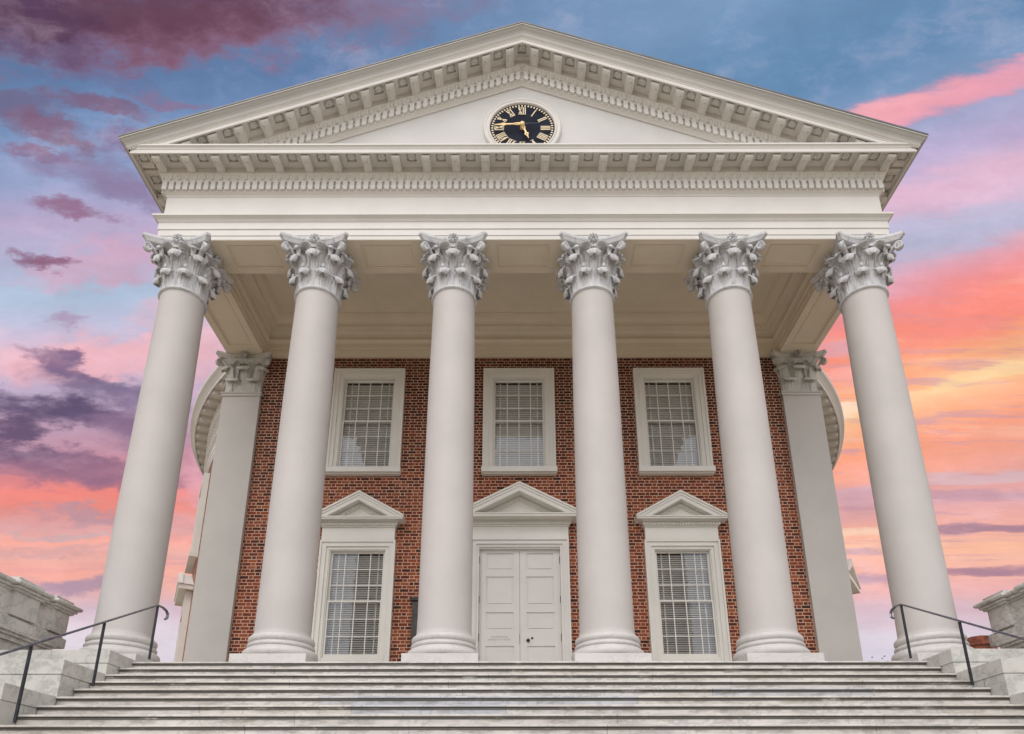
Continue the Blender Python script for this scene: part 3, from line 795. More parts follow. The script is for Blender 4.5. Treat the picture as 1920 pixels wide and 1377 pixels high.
def small_pediment(parent, cx, hw, zfr, zc0, zc1, apex, yfr, ycor, ytip, name='pediment', npitch=.075):
    """frieze, dentilled cornice and triangular pediment over an opening"""
    m = MB()
    m.box(cx-hw, cx+hw, yfr, WY+.02, zfr, zc0-.10)                      # frieze
    m.box(cx-hw-.02, cx+hw+.02, yfr-.03, WY+.02, zc0-.098, zc0-.065)
    m.box(cx-hw-.045, cx+hw+.045, yfr-.05, WY+.02, zc0-.063, zc0+.03)
    k = int((2*hw+.09)/npitch)
    for i in range(k+1):
        x = cx-hw-.035+(2*hw+.07)*i/k
        m.box(x-npitch*.3, x+npitch*.3, yfr-.085, yfr-.0505, zc0-.06, zc0+.012)
    cw = hw+(yfr-ycor)
    m.box(cx-hw-.09, cx+hw+.09, yfr-.10, WY+.02, zc0+.031, zc0+.058)
    m.box(cx-cw, cx+cw, ycor, WY+.02, zc0+.06, zc1-.035)              # corona
    m.box(cx-cw-.02, cx+cw+.02, ycor-.02, WY+.02, zc1-.033, zc1)
    tw = hw+(yfr-ytip)
    slope = (apex-zc1-.03)/tw
    # raking members: (projection y, height offset from apex top..bottom)
    bands = [(ytip, 0, .055), (ytip+.028, .0552, .125), (ytip+.05, .1252, .155), (ycor, .1552, .255), (ycor+.02, .2552, .268)]
    for (y, a, b) in bands:
        for s_ in (-1, 1):
            xa = tw-(y-ytip)
            za, zb = apex-a, apex-b
            xe = min(xa, (zb-zc1)/slope)
            pts = [(cx, zb), (cx+s_*xe, zb-slope*xe), (cx+s_*min(xa, (za-zc1)/slope), za-slope*min(xa, (za-zc1)/slope)), (cx, za)]
            if s_ < 0: pts = pts[::-1]
            m.poly_y(pts, y, WY-.001 if a == 0 else WY-.002)
    # dentil band under rake
    zb0 = apex-.268
    for s_ in (-1, 1):
        for (y, a, b) in ((yfr-.02, 0, .13), ):
            xe = (zb0-b-zc1)/slope
            pts = [(cx, zb0-b), (cx+s_*xe, zc1), (cx+s_*(zb0-a-zc1)/slope, zc1), (cx, zb0-a)]
            if s_ < 0: pts = pts[::-1]
            m.poly_y(pts, y, WY-.002)
        x = npitch*.5
        while zb0-.10-slope*x > zc1:
            zz = zb0-.03-slope*x
            m.add([(cx+s_*(x+q), yy, zz+h-slope*q) for yy in (yfr-.055, yfr-.021) for q, h in ((-npitch*.3, -.07), (npitch*.3, -.07), (npitch*.3, 0), (-npitch*.3, 0))],
                  [(0, 1, 2, 3), (7, 6, 5, 4), (0, 4, 5, 1), (1, 5, 6, 2), (2, 6, 7, 3), (3, 7, 4, 0)])
            x += npitch
    xt = (zb0-.05-zc1)/slope
    m.poly_y([(cx-xt, zc1), (cx+xt, zc1), (cx, zb0-.05)], yfr+.02, WY-.003)
    o = m.build(name, M_CASE); o.parent = parent
    return o
def lower_window(cx):
    f = MB(); X = 1.0; zb, zt = 1.30, 4.745
    for (o, w_, y) in ((0, .05, 3.70), (.05, .09, 3.735), (.14, .03, 3.72), (.17, .08, 3.76)):
        f.box(cx-X+o, cx-X+o+w_, y, WY+.02, zb, zt-o); f.box(cx+X-o-w_, cx+X-o, y, WY+.02, zb, zt-o)
        f.box(cx-X+o+w_, cx+X-o-w_, y, WY+.02, zt-o-w_, zt-o)
    f.box(cx-.75, cx-.722, 3.79, 3.98, zb, zt-.25); f.box(cx+.722, cx+.75, 3.79, 3.98, zb, zt-.25); f.box(cx-.722, cx+.722, 3.79, 3.98, zt-.275, zt-.25)
    f.box(cx-.95, cx+.95, 3.745, WY+.02, ZF, 1.298); f.box(cx-.86, cx-.7502, WY+.0215, WY+.4, zb, 4.6); f.box(cx+.7502, cx+.86, WY+.0215, WY+.4, zb, 4.6)
    w_ = f.build('window', M_CASE, bld)
    s = MB(); s.box(cx-.749, cx+.749, 3.775, 4.15, 1.30, 1.56); o = s.build('sill', M_CASE); o.parent = w_
    sashes(w_, cx, .721, 1.565, 3.06, 4.475, 3.84)
    small_pediment(w_, cx, .97, 4.747, 5.20, 5.335, 6.075, 3.70, 3.47, 3.44)
for c in LWC: lower_window(c)

# ------------------------------------------------------------------ doorway
DC = -.07
f = MB(); X = 1.305; zt = 4.80
for (o, w_, y) in ((0, .055, 3.69), (.055, .075, 3.725), (.13, .035, 3.71), (.165, .07, 3.75)):
    f.box(DC-X+o, DC-X+o+w_, y, WY+.02, ZF, zt-o); f.box(DC+X-o-w_, DC+X-o, y, WY+.02, ZF, zt-o)
    f.box(DC-X+o+w_, DC+X-o-w_, y, WY+.02, zt-o-w_, zt-o)
f.box(DC-1.14, DC-1.07, WY+.0215, 4.1, ZF, zt-.16); f.box(DC+1.07, DC+1.14, WY+.0215, 4.1, ZF, zt-.16); f.box(DC-1.07, DC+1.07, 3.79, 4.1, zt-.235-.04, zt-.2355)
df = f.build('doorway', M_DOOR, bld)
small_pediment(df, DC, 1.30, 4.802, 5.225, 5.378, 6.28, 3.70, 3.37, 3.33, npitch=.09)
for s_ in (-1, 1):
    d = MB(); y0 = 3.90; zt = 4.60
    xa, xb = (DC-1.066, DC-.004) if s_ < 0 else (DC+.004, DC+1.066)
    pa, pb_ = (DC-.88, DC-.155) if s_ < 0 else (DC+.175, DC+.895)
    zs = [(4.434, 3.95), (3.777, 2.988), (2.793, 2.312), (1.897, 1.0)]
    d.box(xa, pa, y0, y0+.06, ZF+.02, zt); d.box(pb_, xb, y0, y0+.06, ZF+.02, zt)
    prev = zt
    for t_, b_ in zs:
        d.box(pa, pb_, y0, y0+.06, t_, prev); prev = b_
        d.box(pa, pb_, y0+.028, y0+.05, b_, t_)
        i = .05; d.box(pa+i, pb_-i, y0+.012, y0+.0275, b_+i, t_-i, bev=.006)
    d.box(pa, pb_, y0, y0+.06, ZF+.02, prev)
    do = d.build('door', M_DOOR, bld)
    for z in (4.24, 3.14, 2.12):
        h = MB(); h.tube([(xa-.004 if s_ < 0 else xb+.004, y0-.012, z-.10), (xa-.004 if s_ < 0 else xb+.004, y0-.012, z+.10)], .015, 8)
        o = h.build('hinge', M_BRONZE); o.parent = do
    if s_ > 0:
        k = MB()
        k.lathe([(.0, 0), (.045, 0), (.045, .012), (.018, .018), (.016, .035), (.036, .045), (.040, .062), (.026, .075), (.0, .078)], 0, 0, 16)
        k.v = [(x+.138, y0-z, y+2.041) for x, y, z in k.v]; k.f = [fc[::-1] for fc in k.f]
        o = k.build('knob', M_BRONZE); o.parent = do
        k = MB(); k.lathe([(.0, 0), (.030, 0), (.030, .012), (.02, .018), (.0, .019)], 0, 0, 14)
        k.v = [(x+.243, y0-z, y+2.104) for x, y, z in k.v]; k.f = [fc[::-1] for fc in k.f]
        o = k.build('keyhole', M_BRONZE); o.parent = do
        k = MB(); k.box(DC-.012, DC+.0, y0-.004, y0-.001, 1.95, 2.22); o = k.build('latch_plate', M_BRONZE); o.parent = do
    else:
        def text(body, size, loc):
            cu = bpy.data.curves.new('lettering', 'FONT'); cu.body = body; cu.size = size; cu.align_x = 'CENTER'; cu.extrude = .001
            to = bpy.data.objects.new('lettering', cu); COL.objects.link(to)
            dg = bpy.context.evaluated_depsgraph_get(); me = bpy.data.meshes.new_from_object(to.evaluated_get(dg))
            bpy.data.objects.remove(to)
            for v in me.vertices: x, y, z = v.co; v.co = (x, -z, y)
            me.materials.clear(); me.materials.append(M_LETTER)
            o = link('lettering', me, None, loc); o.parent = do
        text('THE ROTUNDA', .062, (-.60, y0-.0015, 2.115)); text('UNIVERSITY OF VIRGINIA', .052, (-.60, y0-.0015, 2.045))

# windows with hoods on the curved wall, glimpsed past the pilasters
for s_ in (-1, 1):
    for (t_, zb, zt, hood) in ((.49 if s_ < 0 else .60, 1.2, 5.0, True), (.49 if s_ < 0 else .66, 6.9, 10.1, False)):
        th = -s_*(pi/2-t_) if False else t_
        ang = pi+th if s_ < 0 else -th           # direction of outward normal
        cxp, cyp = DX+DR*cos(ang), DY+DR*sin(ang)
        M = Matrix.Translation((cxp, cyp, 0)) @ Matrix.Rotation(ang+pi/2, 4, 'Z')
        m = MB()
        m.box(-1.0, -.74, -.16, .3, zb, zt); m.box(.74, 1.0, -.16, .3, zb, zt); m.box(-.74, .74, -.16, .3, zt-.26, zt); m.box(-1.05, 1.05, -.25, .3, zb-.18, zb-.001)
        if hood:
            m.box(-.97, .97, -.17, .3, zt+.001, zt+.42); m.box(-1.2, 1.2, -.42, .3, zt+.43, zt+.60)
            m.poly_y([(-1.24, zt+.602), (1.24, zt+.602), (0, zt+1.32)], -.30, .3)
            for q in (-1, 1):
                pts = [(0, zt+1.10), (q*1.05, zt+.602), (q*1.26, zt+.602), (q*1.26, zt+.64), (0, zt+1.38)]
                m.poly_y(pts if q > 0 else pts[::-1], -.46, -.301)
        m.v = [tuple(M @ Vector(v)) for v in m.v]
        wo = m.build('window', M_CASE, bld)
        g = MB(); g.box(-.73, .73, -.02, .01, zb, zt-.27); g.v = [tuple(M @ Vector(v)) for v in g.v]
        o = g.build('pane', M_GLASS); o.parent = wo
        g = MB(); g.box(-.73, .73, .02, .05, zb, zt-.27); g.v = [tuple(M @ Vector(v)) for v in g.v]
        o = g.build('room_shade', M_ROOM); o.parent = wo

# ------------------------------------------------------------------ clock
CZ, CR, CY0 = 14.06, .81, -.535
clk = thing('clock', 'round black clock with gold Roman numerals set in the white gable', 'clock', (0, CY0, CZ))
m = MB()
def yl(mb):   # turn a lathe around z into one around the -y axis
    mb.v = [(x, -z, y) for x, y, z in mb.v]; mb.f = [fc[::-1] for fc in mb.f]; return mb
m.lathe([(0, .0), (CR, .0)], 0, 0, 96, smooth=False); yl(m); m.build('dial', M_DIAL, clk)
m = MB(); m.lathe([(CR-.004, -.03), (CR-.002, .045), (CR+.02, .06), (CR+.045, .055), (CR+.05, .04), (CR+.10, .034), (CR+.115, .055), (CR+.145, .05), (CR+.165, .01), (CR+.167, -.05)], 0, 0, 96); yl(m); m.build('rim', M_PAINT, clk)
me_mark = MB().box(-.0165, .0165, -.004, .004, -.026, .026).mesh('minute_mark', M_GOLDW)
for k in range(60):
    a = 2*pi*k/60; r = CR*.925
    link('minute_mark', me_mark, clk, (r*sin(a), -.008, r*cos(a)), (0, a, 0))
def bar(mb, M, x0, z0, x1, z1, w):
    d = Vector((x1-x0, 0, z1-z0)); L = d.length; d.normalize(); n = Vector((d.z, 0, -d.x))
    a = Vector((x0, 0, z0)); b = Vector((x1, 0, z1))
    q = [a-n*w, b-n*w, b+n*w, a+n*w]
    vs = [tuple(M @ Vector((p.x, -.012, p.z))) for p in q]+[tuple(M @ Vector((p.x, -.001, p.z))) for p in q]
    mb.add(vs, [(0, 1, 2, 3), (0, 4, 5, 1), (1, 5, 6, 2), (2, 6, 7, 3), (3, 7, 4, 0)])
NUM = ['I', 'II', 'III', 'IIII', 'V', 'VI', 'VII', 'VIII', 'IX', 'X', 'XI', 'XII']
for i, s_ in enumerate(NUM):
    a = 2*pi*(i+1)/12; r = CR*.715; h = .115
    mb = MB(); M = Matrix.Rotation(a, 4, 'Y') @ Matrix.Translation((0, 0, r))
    wd = {'I': .050, 'V': .105, 'X': .105}
    tot = sum(wd[c] for c in s_); x = -tot/2
    for c in s_:
        w_ = wd[c]; cx = x+w_/2
        if c == 'I': bar(mb, M, cx, -h, cx, h, .0125)
        elif c == 'V': bar(mb, M, cx-.036, h, cx, -h, .0155); bar(mb, M, cx+.038, h, cx+.004, -h, .008)
        else: bar(mb, M, cx-.038, h, cx+.038, -h, .0155); bar(mb, M, cx+.038, h, cx-.038, -h, .008)
        x += w_
    for zz in (-h, h): bar(mb, M, -tot/2+.006, zz, tot/2-.006, zz, .005)
    mb.build('numeral', M_GOLDW, clk)
def hand(name, ang, L, wmax, y, tail=None):
    mb = MB(); M = Matrix.Rotation(radians(ang), 4, 'Y')
    def strip(pts):
        for (za, wa, ia), (zb, wb, ib) in zip(pts, pts[1:]):
            for s_ in (-1, 1):
                vs = [M @ Vector((s_*q, yy, z)) for yy in (y-.02, y) for q, z in ((ia, za), (wa, za), (wb, zb), (ib, zb))]
                mb.add(vs, [(0, 1, 2, 3), (7, 6, 5, 4), (0, 4, 5, 1), (1, 5, 6, 2), (2, 6, 7, 3), (3, 7, 4, 0)])
    strip([(.05*L, wmax*.5, 0), (.09*L, wmax*.8, 0), (.13*L, wmax, wmax*.25), (.24*L, wmax*.9, wmax*.35), (.31*L, wmax*.45, 0), (.60*L, wmax*.45, 0), (.63*L, wmax*1.15, 0), (.67*L, wmax*1.25, wmax*.3), (.74*L, wmax*.9, wmax*.3), (.80*L, wmax*.45, 0), (L, wmax*.10, 0)])
    if tail:
        vs = [M @ Vector((x, yy, z)) for yy in (y-.012, y-.002) for x, z in ((-.010, 0), (.010, 0), (.007, -tail), (-.007, -tail))]
        mb.add(vs, [(0, 1, 2, 3), (7, 6, 5, 4), (0, 4, 5, 1), (1, 5, 6, 2), (3, 7, 4, 0)], 1)
    mb.build(name, [M_GOLD, M_DARK], clk)
hand('minute_hand', 267.0, .70, .036, -.115, .42); hand('hour_hand', 161, .47, .043, -.085)
m = MB(); m.lathe([(.06, -.0), (.06, .12), (.055, .15), (.04, .16), (0, .162)], 0, 0, 20); yl(m); m.build('hub', M_GOLD, clk)

# ------------------------------------------------------------------ notice box on the wall
nb = thing('wall_plaque', 'dark bronze wall plaque with ledge on top, half hidden behind the third column', 'plaque', (-2.37, WY, 1.7))
m = MB(); m.box(-2.85, -1.89, 3.74, WY-.001, 1.55, 3.06, bev=.01); m.box(-2.80, -1.94, 3.725, 3.739, 1.60, 3.01)
at_world(m.build('panel', M_BRONZE), nb)
m = MB(); m.box(-2.885, -1.855, 3.69, WY-.001, 3.062, 3.10); m.box(-2.91, -1.83, 3.67, WY-.001, 3.102, 3.14)
at_world(m.build('ledge', M_BRONZE), nb)

# ------------------------------------------------------------------ stairs
st = thing('staircase', 'wide flight of veined white marble steps below the portico', 'stairs', (0, -6, -3.73))
XL, XR = -6.842, 6.902
rs = random.Random(11)
for k in range(22):
    zt = ZF-R_*k; yf = YS-T_*k
    mb = MB()
    joints = [XL]
    if k == 5: joints += [-3.05, 1.55, 4.9]
    else:
        x = XL+rs.uniform(1.6, 3.8)
        while x < XR-1.2: joints.append(x); x += rs.uniform(1.9, 4.6)
    joints.append(XR)
    depth = (.9 if k == 0 else T_+.05)
    prof = []
    r = .020
    for i in range(7):
        a = pi/2+pi*i/6; prof.append((.0+r+r*cos(a)-.0, -r+r*sin(a)))
    prof = [(depth, 0)]+[(y, z) for y, z in prof]+[(.030, -.040), (.030, -.046), (.018, -.047), (.016, -.0585), (.032, -.060), (.034, -R_-.004), (depth, -R_-.004)]
    for q, (a, b) in enumerate(zip(joints, joints[1:])):
        if k == 5: mt = 1 if q == 1 else (2 if q == 2 else 0)
        else: mt = rs.choice([0, 0, 0, 0, 2, 2, 1]) if k > 3 else rs.choice([0, 0, 2, 2])
        g = .0025; dy = rs.uniform(-.003, .003); dz = rs.uniform(-.0015, .0015)
        P = [(y+dy, z+dz) for y, z in prof]
        mb.prism_x(P, a+(g if q else 0), b-(g if q < len(joints)-2 else 0), mt)
        if q: mb.box(a-g, a+g, .045, depth-.02, -R_, -.003, 3)
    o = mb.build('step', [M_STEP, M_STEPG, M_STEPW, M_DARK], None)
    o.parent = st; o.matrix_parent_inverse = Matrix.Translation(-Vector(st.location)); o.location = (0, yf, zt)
m = MB(); m.prism_x([(YS+.85, ZF-R_-.01), (YS+.36, ZF-R_-.01), (YS-T_*21+.3, ZF-R_*22-.01), (YS+.85, ZF-R_*22-.01)], XL+.01, XR-.01); at_world(m.build('core', M_MARBD), st)

# ------------------------------------------------------------------ flanking stepped walls
def cheek(sx, name_label):
    root = thing('flanking_wall', name_label, 'wall', (sx*7.6, -4, -3.73), 'stepped marble walls beside the stairs')
    xi = XL-.002 if sx < 0 else XR+.002
    xo = sx*9.1
    yf = -2.30; z = .325
    for k in range(8):
        y0 = yf-1.09*k; zt = .325-.405*k if k < 2 else -.085-.547*(k-1)
        if k == 0: yb = .9
        else: yb = yf-1.09*(k-1)-.002
        cap = .22
        zb = -3.74
        if zt-cap < zb: break
        mb = MB()
        mb.box(xi+sx*.012, xo, y0+.012, yb, zb, zt-cap-.004, bev=.004)
        at_world(mb.build('block', M_MARB), root)
        mb = MB(); n = 2
        xm = xi+(xo-xi)*(.42 if sx < 0 else .62)
        mb.box(xi, xm-.002, y0, yb, zt-cap, zt, bev=.006); mb.box(xm+.002, xo, y0, yb, zt-cap, zt, bev=.006)
        at_world(mb.build('capstone', M_MARB), root)
        mb = MB(); mb.box(xi+sx*.0115, xi+sx*.014, y0+.47, y0+.475, zt-cap-.5, zt-cap-.005); at_world(mb.build('joint', M_DARK), root)
cheek(-1, 'stepped white marble wall bounding the left side of the stairs')
cheek(1, 'stepped white marble wall bounding the right side of the stairs')

# ------------------------------------------------------------------ handrails
def rail(sx, label):
    root = thing('handrail', label, 'handrail', (sx*6.45, -3.2, -.449), 'iron handrails on the stairs')
    x = -6.46 if sx < 0 else 6.53
    posts = [(-1.78, ZF, 1.235), (-3.22, ZF-4*R_, .525), (-4.68, ZF-8*R_, -.19), (-6.14, ZF-12*R_, -.905), (-7.6, ZF-16*R_, -1.62), (-9.05, ZF-20*R_, -2.33)]
    for y, z0, z1 in posts:
        mb = MB(); mb.box(x-.0155, x+.0155, y-.0155, y+.0155, z0, z1, bev=.003)
        at_world(mb.build('post', M_RAIL), root)
    mb = MB()
    pts = [(x, -9.6, -2.33-.28), (x, -9.05, -2.325), (x, -1.86, 1.205), (x, -1.76, 1.245), (x-sx*.01, -1.62, 1.25), (x-sx*.035, -1.53, 1.215), (x-sx*.055, -1.50, 1.16), (x-sx*.06, -1.52, 1.09), (x-sx*.045, -1.56, 1.05)]
    rows = []
    for i, p in enumerate(pts):
        p = Vector(p); d = (Vector(pts[min(i+1, len(pts)-1)])-Vector(pts[max(i-1, 0)])).normalized()
        s = Vector((1, 0, 0)); s = (s-d*s.dot(d)).normalized(); u = s.cross(d)
        rows.append([tuple(p+s*a+u*b) for a, b in ((-.026, -.008), (-.020, .012), (0, .017), (.020, .012), (.026, -.008), (.012, -.014), (-.012, -.014))])
    mb.grid(rows, True, 0, False); mb.add(rows[0], [tuple(range(7))]); mb.add(rows[-1], [tuple(range(7))[::-1]])
    at_world(mb.build('rail', M_RAILTOP), root)
rail(-1, 'thin black iron handrail climbing the left side of the marble steps')
rail(1, 'thin black iron handrail climbing the right side of the marble steps')

# ------------------------------------------------------------------ terrace parapets
def parapet(sx, label):
    root = thing('parapet', label, 'parapet', (sx*9.8, -3, -3.73), 'marble parapets of the terrace wings')
    X = sx*9.5; th = .42
    def b(mb, x0, x1, y0, y1, z0, z1, bev=0): mb.box(X+sx*x0, X+sx*x1, y0, y1, z0, z1, 0, bev)
    ye = .42
    mb = MB()
    b(mb, 0, th, -8.98, ye-.5, 1.262, 1.70)
    b(mb, -.02, th, -9, ye-.0, 1.0, 1.26, .02)
    at_world(mb.build('dado', M_MARBD), root)
    piers = [(-.10, .42), (-1.22, -.52)] if sx < 0 else [(-.35, .22), (-1.6, -1.0)]
    piers += [(-3.2, -2.6), (-5.2, -4.6)]
    for (a, c) in piers:
        mb = MB(); b(mb, -.07, th+.05, a, c, 1.262, 1.705, .004)
        b(mb, -.09, th+.07, a-.02, c+.02, .99, 1.20, .02)
        b(mb, -.12, th+.1, a-.05, c+.05, 1.706, 1.745); b(mb, -.17, th+.14, a-.09, c+.09, 1.747, 1.80, .01); b(mb, -.235, th+.18, a-.15, c+.15, 1.802, 1.885, .025)
        b(mb, -.10, th+.05, a-.02, c+.02, 1.887, 1.975, .006)
        at_world(mb.build('pier', M_MARBD if a > -1 else M_MARB), root)
    mb = MB(); e_ = piers[0][1]
    b(mb, -.03, th+.02, -9, e_-.3, 1.703, 1.744); b(mb, -.085, th+.05, -9, e_-.3, 1.746, 1.799); b(mb, -.15, th+.1, -9, e_-.3, 1.801, 1.875, .02)
    at_world(mb.build('coping', M_MARBD), root)
    mb = MB(); e2 = -.02
    b(mb, -.16, th+.6, -9, e2+.10, .93, .985, .01); b(mb, -.11, th+.6, -9, e2+.06, .88, .928); b(mb, -.05, th+.6, -9, e2, .80, .878); b(mb, .02, th+.6, -9, e2-.05, -3.74, .798)
    at_world(mb.build('base_wall', M_MARBD), root)
parapet(-1, 'weathered marble parapet with stepped piers at the left of the portico')
parapet(1, 'streaked grey marble parapet with moulded coping at the right of the portico')

# ------------------------------------------------------------------ distant house chimney and tree
hs = thing('brick_house', 'distant old brick chimney stack showing above the marble wall on the right', 'house', (27, 27, -3.73))
m = MB(); m.box(20, 36, 25.5, 33, -3.74, 3.2); at_world(m.build('wall', M_CHIM), hs)
m = MB(); m.prism_x([(24.9, 3.2), (33.6, 3.2), (29.25, 6.4)], 19.6, 36.4); at_world(m.build('roof', M_ROOF), hs)
m = MB(); 
for z0, z1, r_, b_ in ((2.5, 7.2, .86, 0), (7.2, 7.42, .93, 0), (7.42, 7.78, .86, .30)):
    m.grid([[(26.85+q*cos(pi/8+pi*j/4), 26+q*sin(pi/8+pi*j/4), z) for j in range(8)] for q, z in ((r_, z0), (r_, z1-.1), (r_-b_, z1), (.01, z1))], True)

at_world(m.build('chimney', M_CHIM), hs)
tr = thing('tree', 'far tree whose top leaves just clear the steps right of the building', 'tree', (39.6, 60, -3.73))
m = MB(); m.tube([(39.6, 60, -3.74), (39.5, 60, 2), (39.7, 60.1, 7), (39.5, 60, 11)], [.5, .4, .28, .1], 10)
for k in range(7):
    a = k*.9; m.tube([(39.6, 60, 4+k*.8), (39.6+1.6*cos(a), 60+1.6*sin(a), 6+k*.85), (39.6+2.8*cos(a), 60+2.8*sin(a), 7.5+k*.8)], [.16, .1, .04], 6)
at_world(m.build('trunk', M_BARK), tr)
m = MB(); rt = random.Random(4)
cl = [(39.6+rt.uniform(-3, 3), 60+rt.uniform(-3, 3), rt.uniform(7, 12.2)) for _ in range(34)]+[(38.9, 59.6, 13.0), (40.0, 59.5, 13.15), (40.7, 60, 12.8)]
for c in cl:
    for _ in range(90):
        v = Vector((rt.gauss(0, .5), rt.gauss(0, .5), rt.gauss(0, .42)))+Vector(c)
        u = Vector((rt.uniform(-1, 1), rt.uniform(-1, 1), rt.uniform(-1, 1))).normalized()*.16; w_ = u.cross(Vector((rt.uniform(-1, 1), rt.uniform(-1, 1), 1))).normalized()*.09
        m.add([v-u, v+w_, v+u, v-w_], [(0, 1, 2, 3)])
at_world(m.build('crown', M_LEAF), tr)

# ------------------------------------------------------------------ camera
cam = bpy.data.cameras.new('camera'); co = bpy.data.objects.new('camera', cam); COL.objects.link(co)
yaw, pit, rol = -.0012, .3175, -.001
fw = Vector((sin(yaw)*cos(pit), cos(yaw)*cos(pit), sin(pit))); r0 = Vector((cos(yaw), -sin(yaw), 0)); u0 = r0.cross(fw)
rr = r0*cos(rol)+u0*sin(rol); uu = -r0*sin(rol)+u0*cos(rol)
M = Matrix(((rr.x, uu.x, -fw.x, 0), (rr.y, uu.y, -fw.y, 0), (rr.z, uu.z, -fw.z, 0), (0, 0, 0, 1)))
co.matrix_world = Matrix.Translation((-.0789*3.2, -4.1919*3.2, -.7323*3.2)) @ M
cam.sensor_width = 36; cam.sensor_fit = 'HORIZONTAL'; cam.lens = 1305.2/1920*36; cam.shift_y = (1110.5-688.5)/1920
cam.clip_end = 3000; cam.clip_start = .1
S.camera = co

# ------------------------------------------------------------------ sky: dusk clouds to the south, pale overcast elsewhere
def overcast(t, d):
    """pale vault of the sky behind and above the viewer: Nishita model seen through thin cloud"""
    sp = t.new('ShaderNodeSeparateXYZ'); t.put(sp.inputs[0], d)
    el = t.math('MULTIPLY', t.math('ARCSINE', sp.outputs[2]), 180/pi)
    sk = t.new('ShaderNodeTexSky'); sk.sky_type = 'NISHITA'; sk.sun_disc = False; sk.sun_elevation = radians(48); sk.sun_rotation = radians(200)
    t.put(sk.inputs[0], d) if 'Vector' in sk.inputs else None
    over = t.mix(t.rng(t.noise(d, 2.2, 4, .6), .3, .7), (.93, .90, .90), (1.12, 1.08, 1.07))
    over = t.mix(t.rng(el, 0, 80), t.scale(over, (.95, .95, .95)), t.scale(over, (1.25, 1.25, 1.27)))
    over = t.vmath('ADD', over, t.scale(sk.outputs[0], (.05, .05, .05)))
    side = t.rng(sp.outputs[1], .25, -.85, .34, 1.16)
    cx = t.new('ShaderNodeCombineXYZ'); [t.put(cx.inputs[i], side) for i in range(3)]
    return t.vmath('MULTIPLY', over, cx.outputs[0])
W_ = bpy.data.worlds.new('World'); S.world = W_; W_.use_nodes = True
t = NT(W_.node_tree); W_.node_tree.nodes.clear()
bg = t.new('ShaderNodeBackground'); t.put(bg.inputs[0], overcast(t, t.new('ShaderNodeTexCoord').outputs['Generated'])); bg.inputs[1].default_value = 1.0
ou = t.new('ShaderNodeOutputWorld'); t.l.new(bg.outputs[0], ou.inputs[0])
W_.cycles.sampling_method = 'MANUAL'; W_.cycles.sample_map_resolution = 256
m_sky = bpy.data.materials.new('dusk_sky'); m_sky.use_nodes = True; m_sky.node_tree.nodes.clear()
t = NT(m_sky.node_tree)
d = t.vmath('NORMALIZE', t.new('ShaderNodeNewGeometry').outputs['Position'])
sp = t.new('ShaderNodeSeparateXYZ'); t.put(sp.inputs[0], d)
# two angles with their pole along the x axis, so that cloud bands run level behind the building
az = t.math('MULTIPLY', t.math('ARCSINE', sp.outputs[0]), 180/pi)
el = t.math('MULTIPLY', t.math('ARCTAN2', sp.outputs[2], sp.outputs[1]), 180/pi)
cb = t.new('ShaderNodeCombineXYZ'); t.put(cb.inputs[0], az); t.put(cb.inputs[1], el); cb.inputs[2].default_value = 1
P0 = cb.outputs[0]
def warp(vec, sc, amp, seed):
    n = t.new('ShaderNodeTexNoise'); t.put(n.inputs['Vector'], t.vmath('ADD', t.scale(vec, (1, 1.7, 0)), (seed, seed*1.7, 0)))
    n.inputs['Scale'].default_value = sc; n.inputs['Detail'].default_value = 6; n.inputs['Roughness'].default_value = .60
    return t.scale(t.vmath('SUBTRACT', n.outputs['Color'], (.5, .5, .5)), (amp*1.3, amp, 0))
P = t.vmath('ADD', P0, warp(P0, .34, 4.2, 3.0))
Pr = t.vmath('ADD', P0, warp(t.scale(P0, (.45, 1, 1)), .30, 2.6, 9.0))
fine = t.math('SUBTRACT', t.noise(t.scale(P0, (.7, 1.3, 0)), .75, 7, .66), .5)
fineR = t.math('SUBTRACT', t.noise(t.scale(P0, (.42, 1.3, 0)), .60, 8, .68), .5)
TAB = [(0, 2), (8, 9.8), (11.9, 14.3), (15.5, 18.7), (20.9, 25.2), (26.2, 31.6), (31.3, 37.6), (37.6, 45), (43.4, 51.6), (48.6, 57.3), (60, 66), (70, 75)]
def conv(e):
    for (a, b), (c_, d_) in zip(TAB, TAB[1:]):
        if e <= c_: return b+(d_-b)*(e-a)/(c_-a)
def ramp(stops, val, lo=8, hi=70):
    stops = [(conv(e), c_) for e, c_ in stops]
    r = t.new('ShaderNodeValToRGB'); cr = r.color_ramp; cr.interpolation = 'EASE' if False else 'LINEAR'
    t.put(r.inputs[0], t.rng(val, lo, hi, 0, 1, False))
    cr.elements[0].position = (stops[0][0]-lo)/(hi-lo); cr.elements[0].color = (*lin(stops[0][1]), 1)
    cr.elements[1].position = (stops[-1][0]-lo)/(hi-lo); cr.elements[1].color = (*lin(stops[-1][1]), 1)
    for e_, c_ in stops[1:-1]:
        q = cr.elements.new((e_-lo)/(hi-lo)); q.color = (*lin(c_), 1)
    return r.outputs[0]
yl_ = t.new('ShaderNodeSeparateXYZ'); t.put(yl_.inputs[0], P); yr_ = t.new('ShaderNodeSeparateXYZ'); t.put(yr_.inputs[0], Pr)
ell = t.math('ADD', el, t.math('MULTIPLY', t.math('SUBTRACT', yl_.outputs[1], el), .55))
tiltR = t.math('MULTIPLY', t.math('SUBTRACT', az, 28), -.42)
elr = t.math('ADD', t.math('ADD', el, t.math('MULTIPLY', t.math('SUBTRACT', yr_.outputs[1], el), .8)), t.math('MULTIPLY', tiltR, t.rng(el, 22, 36)))
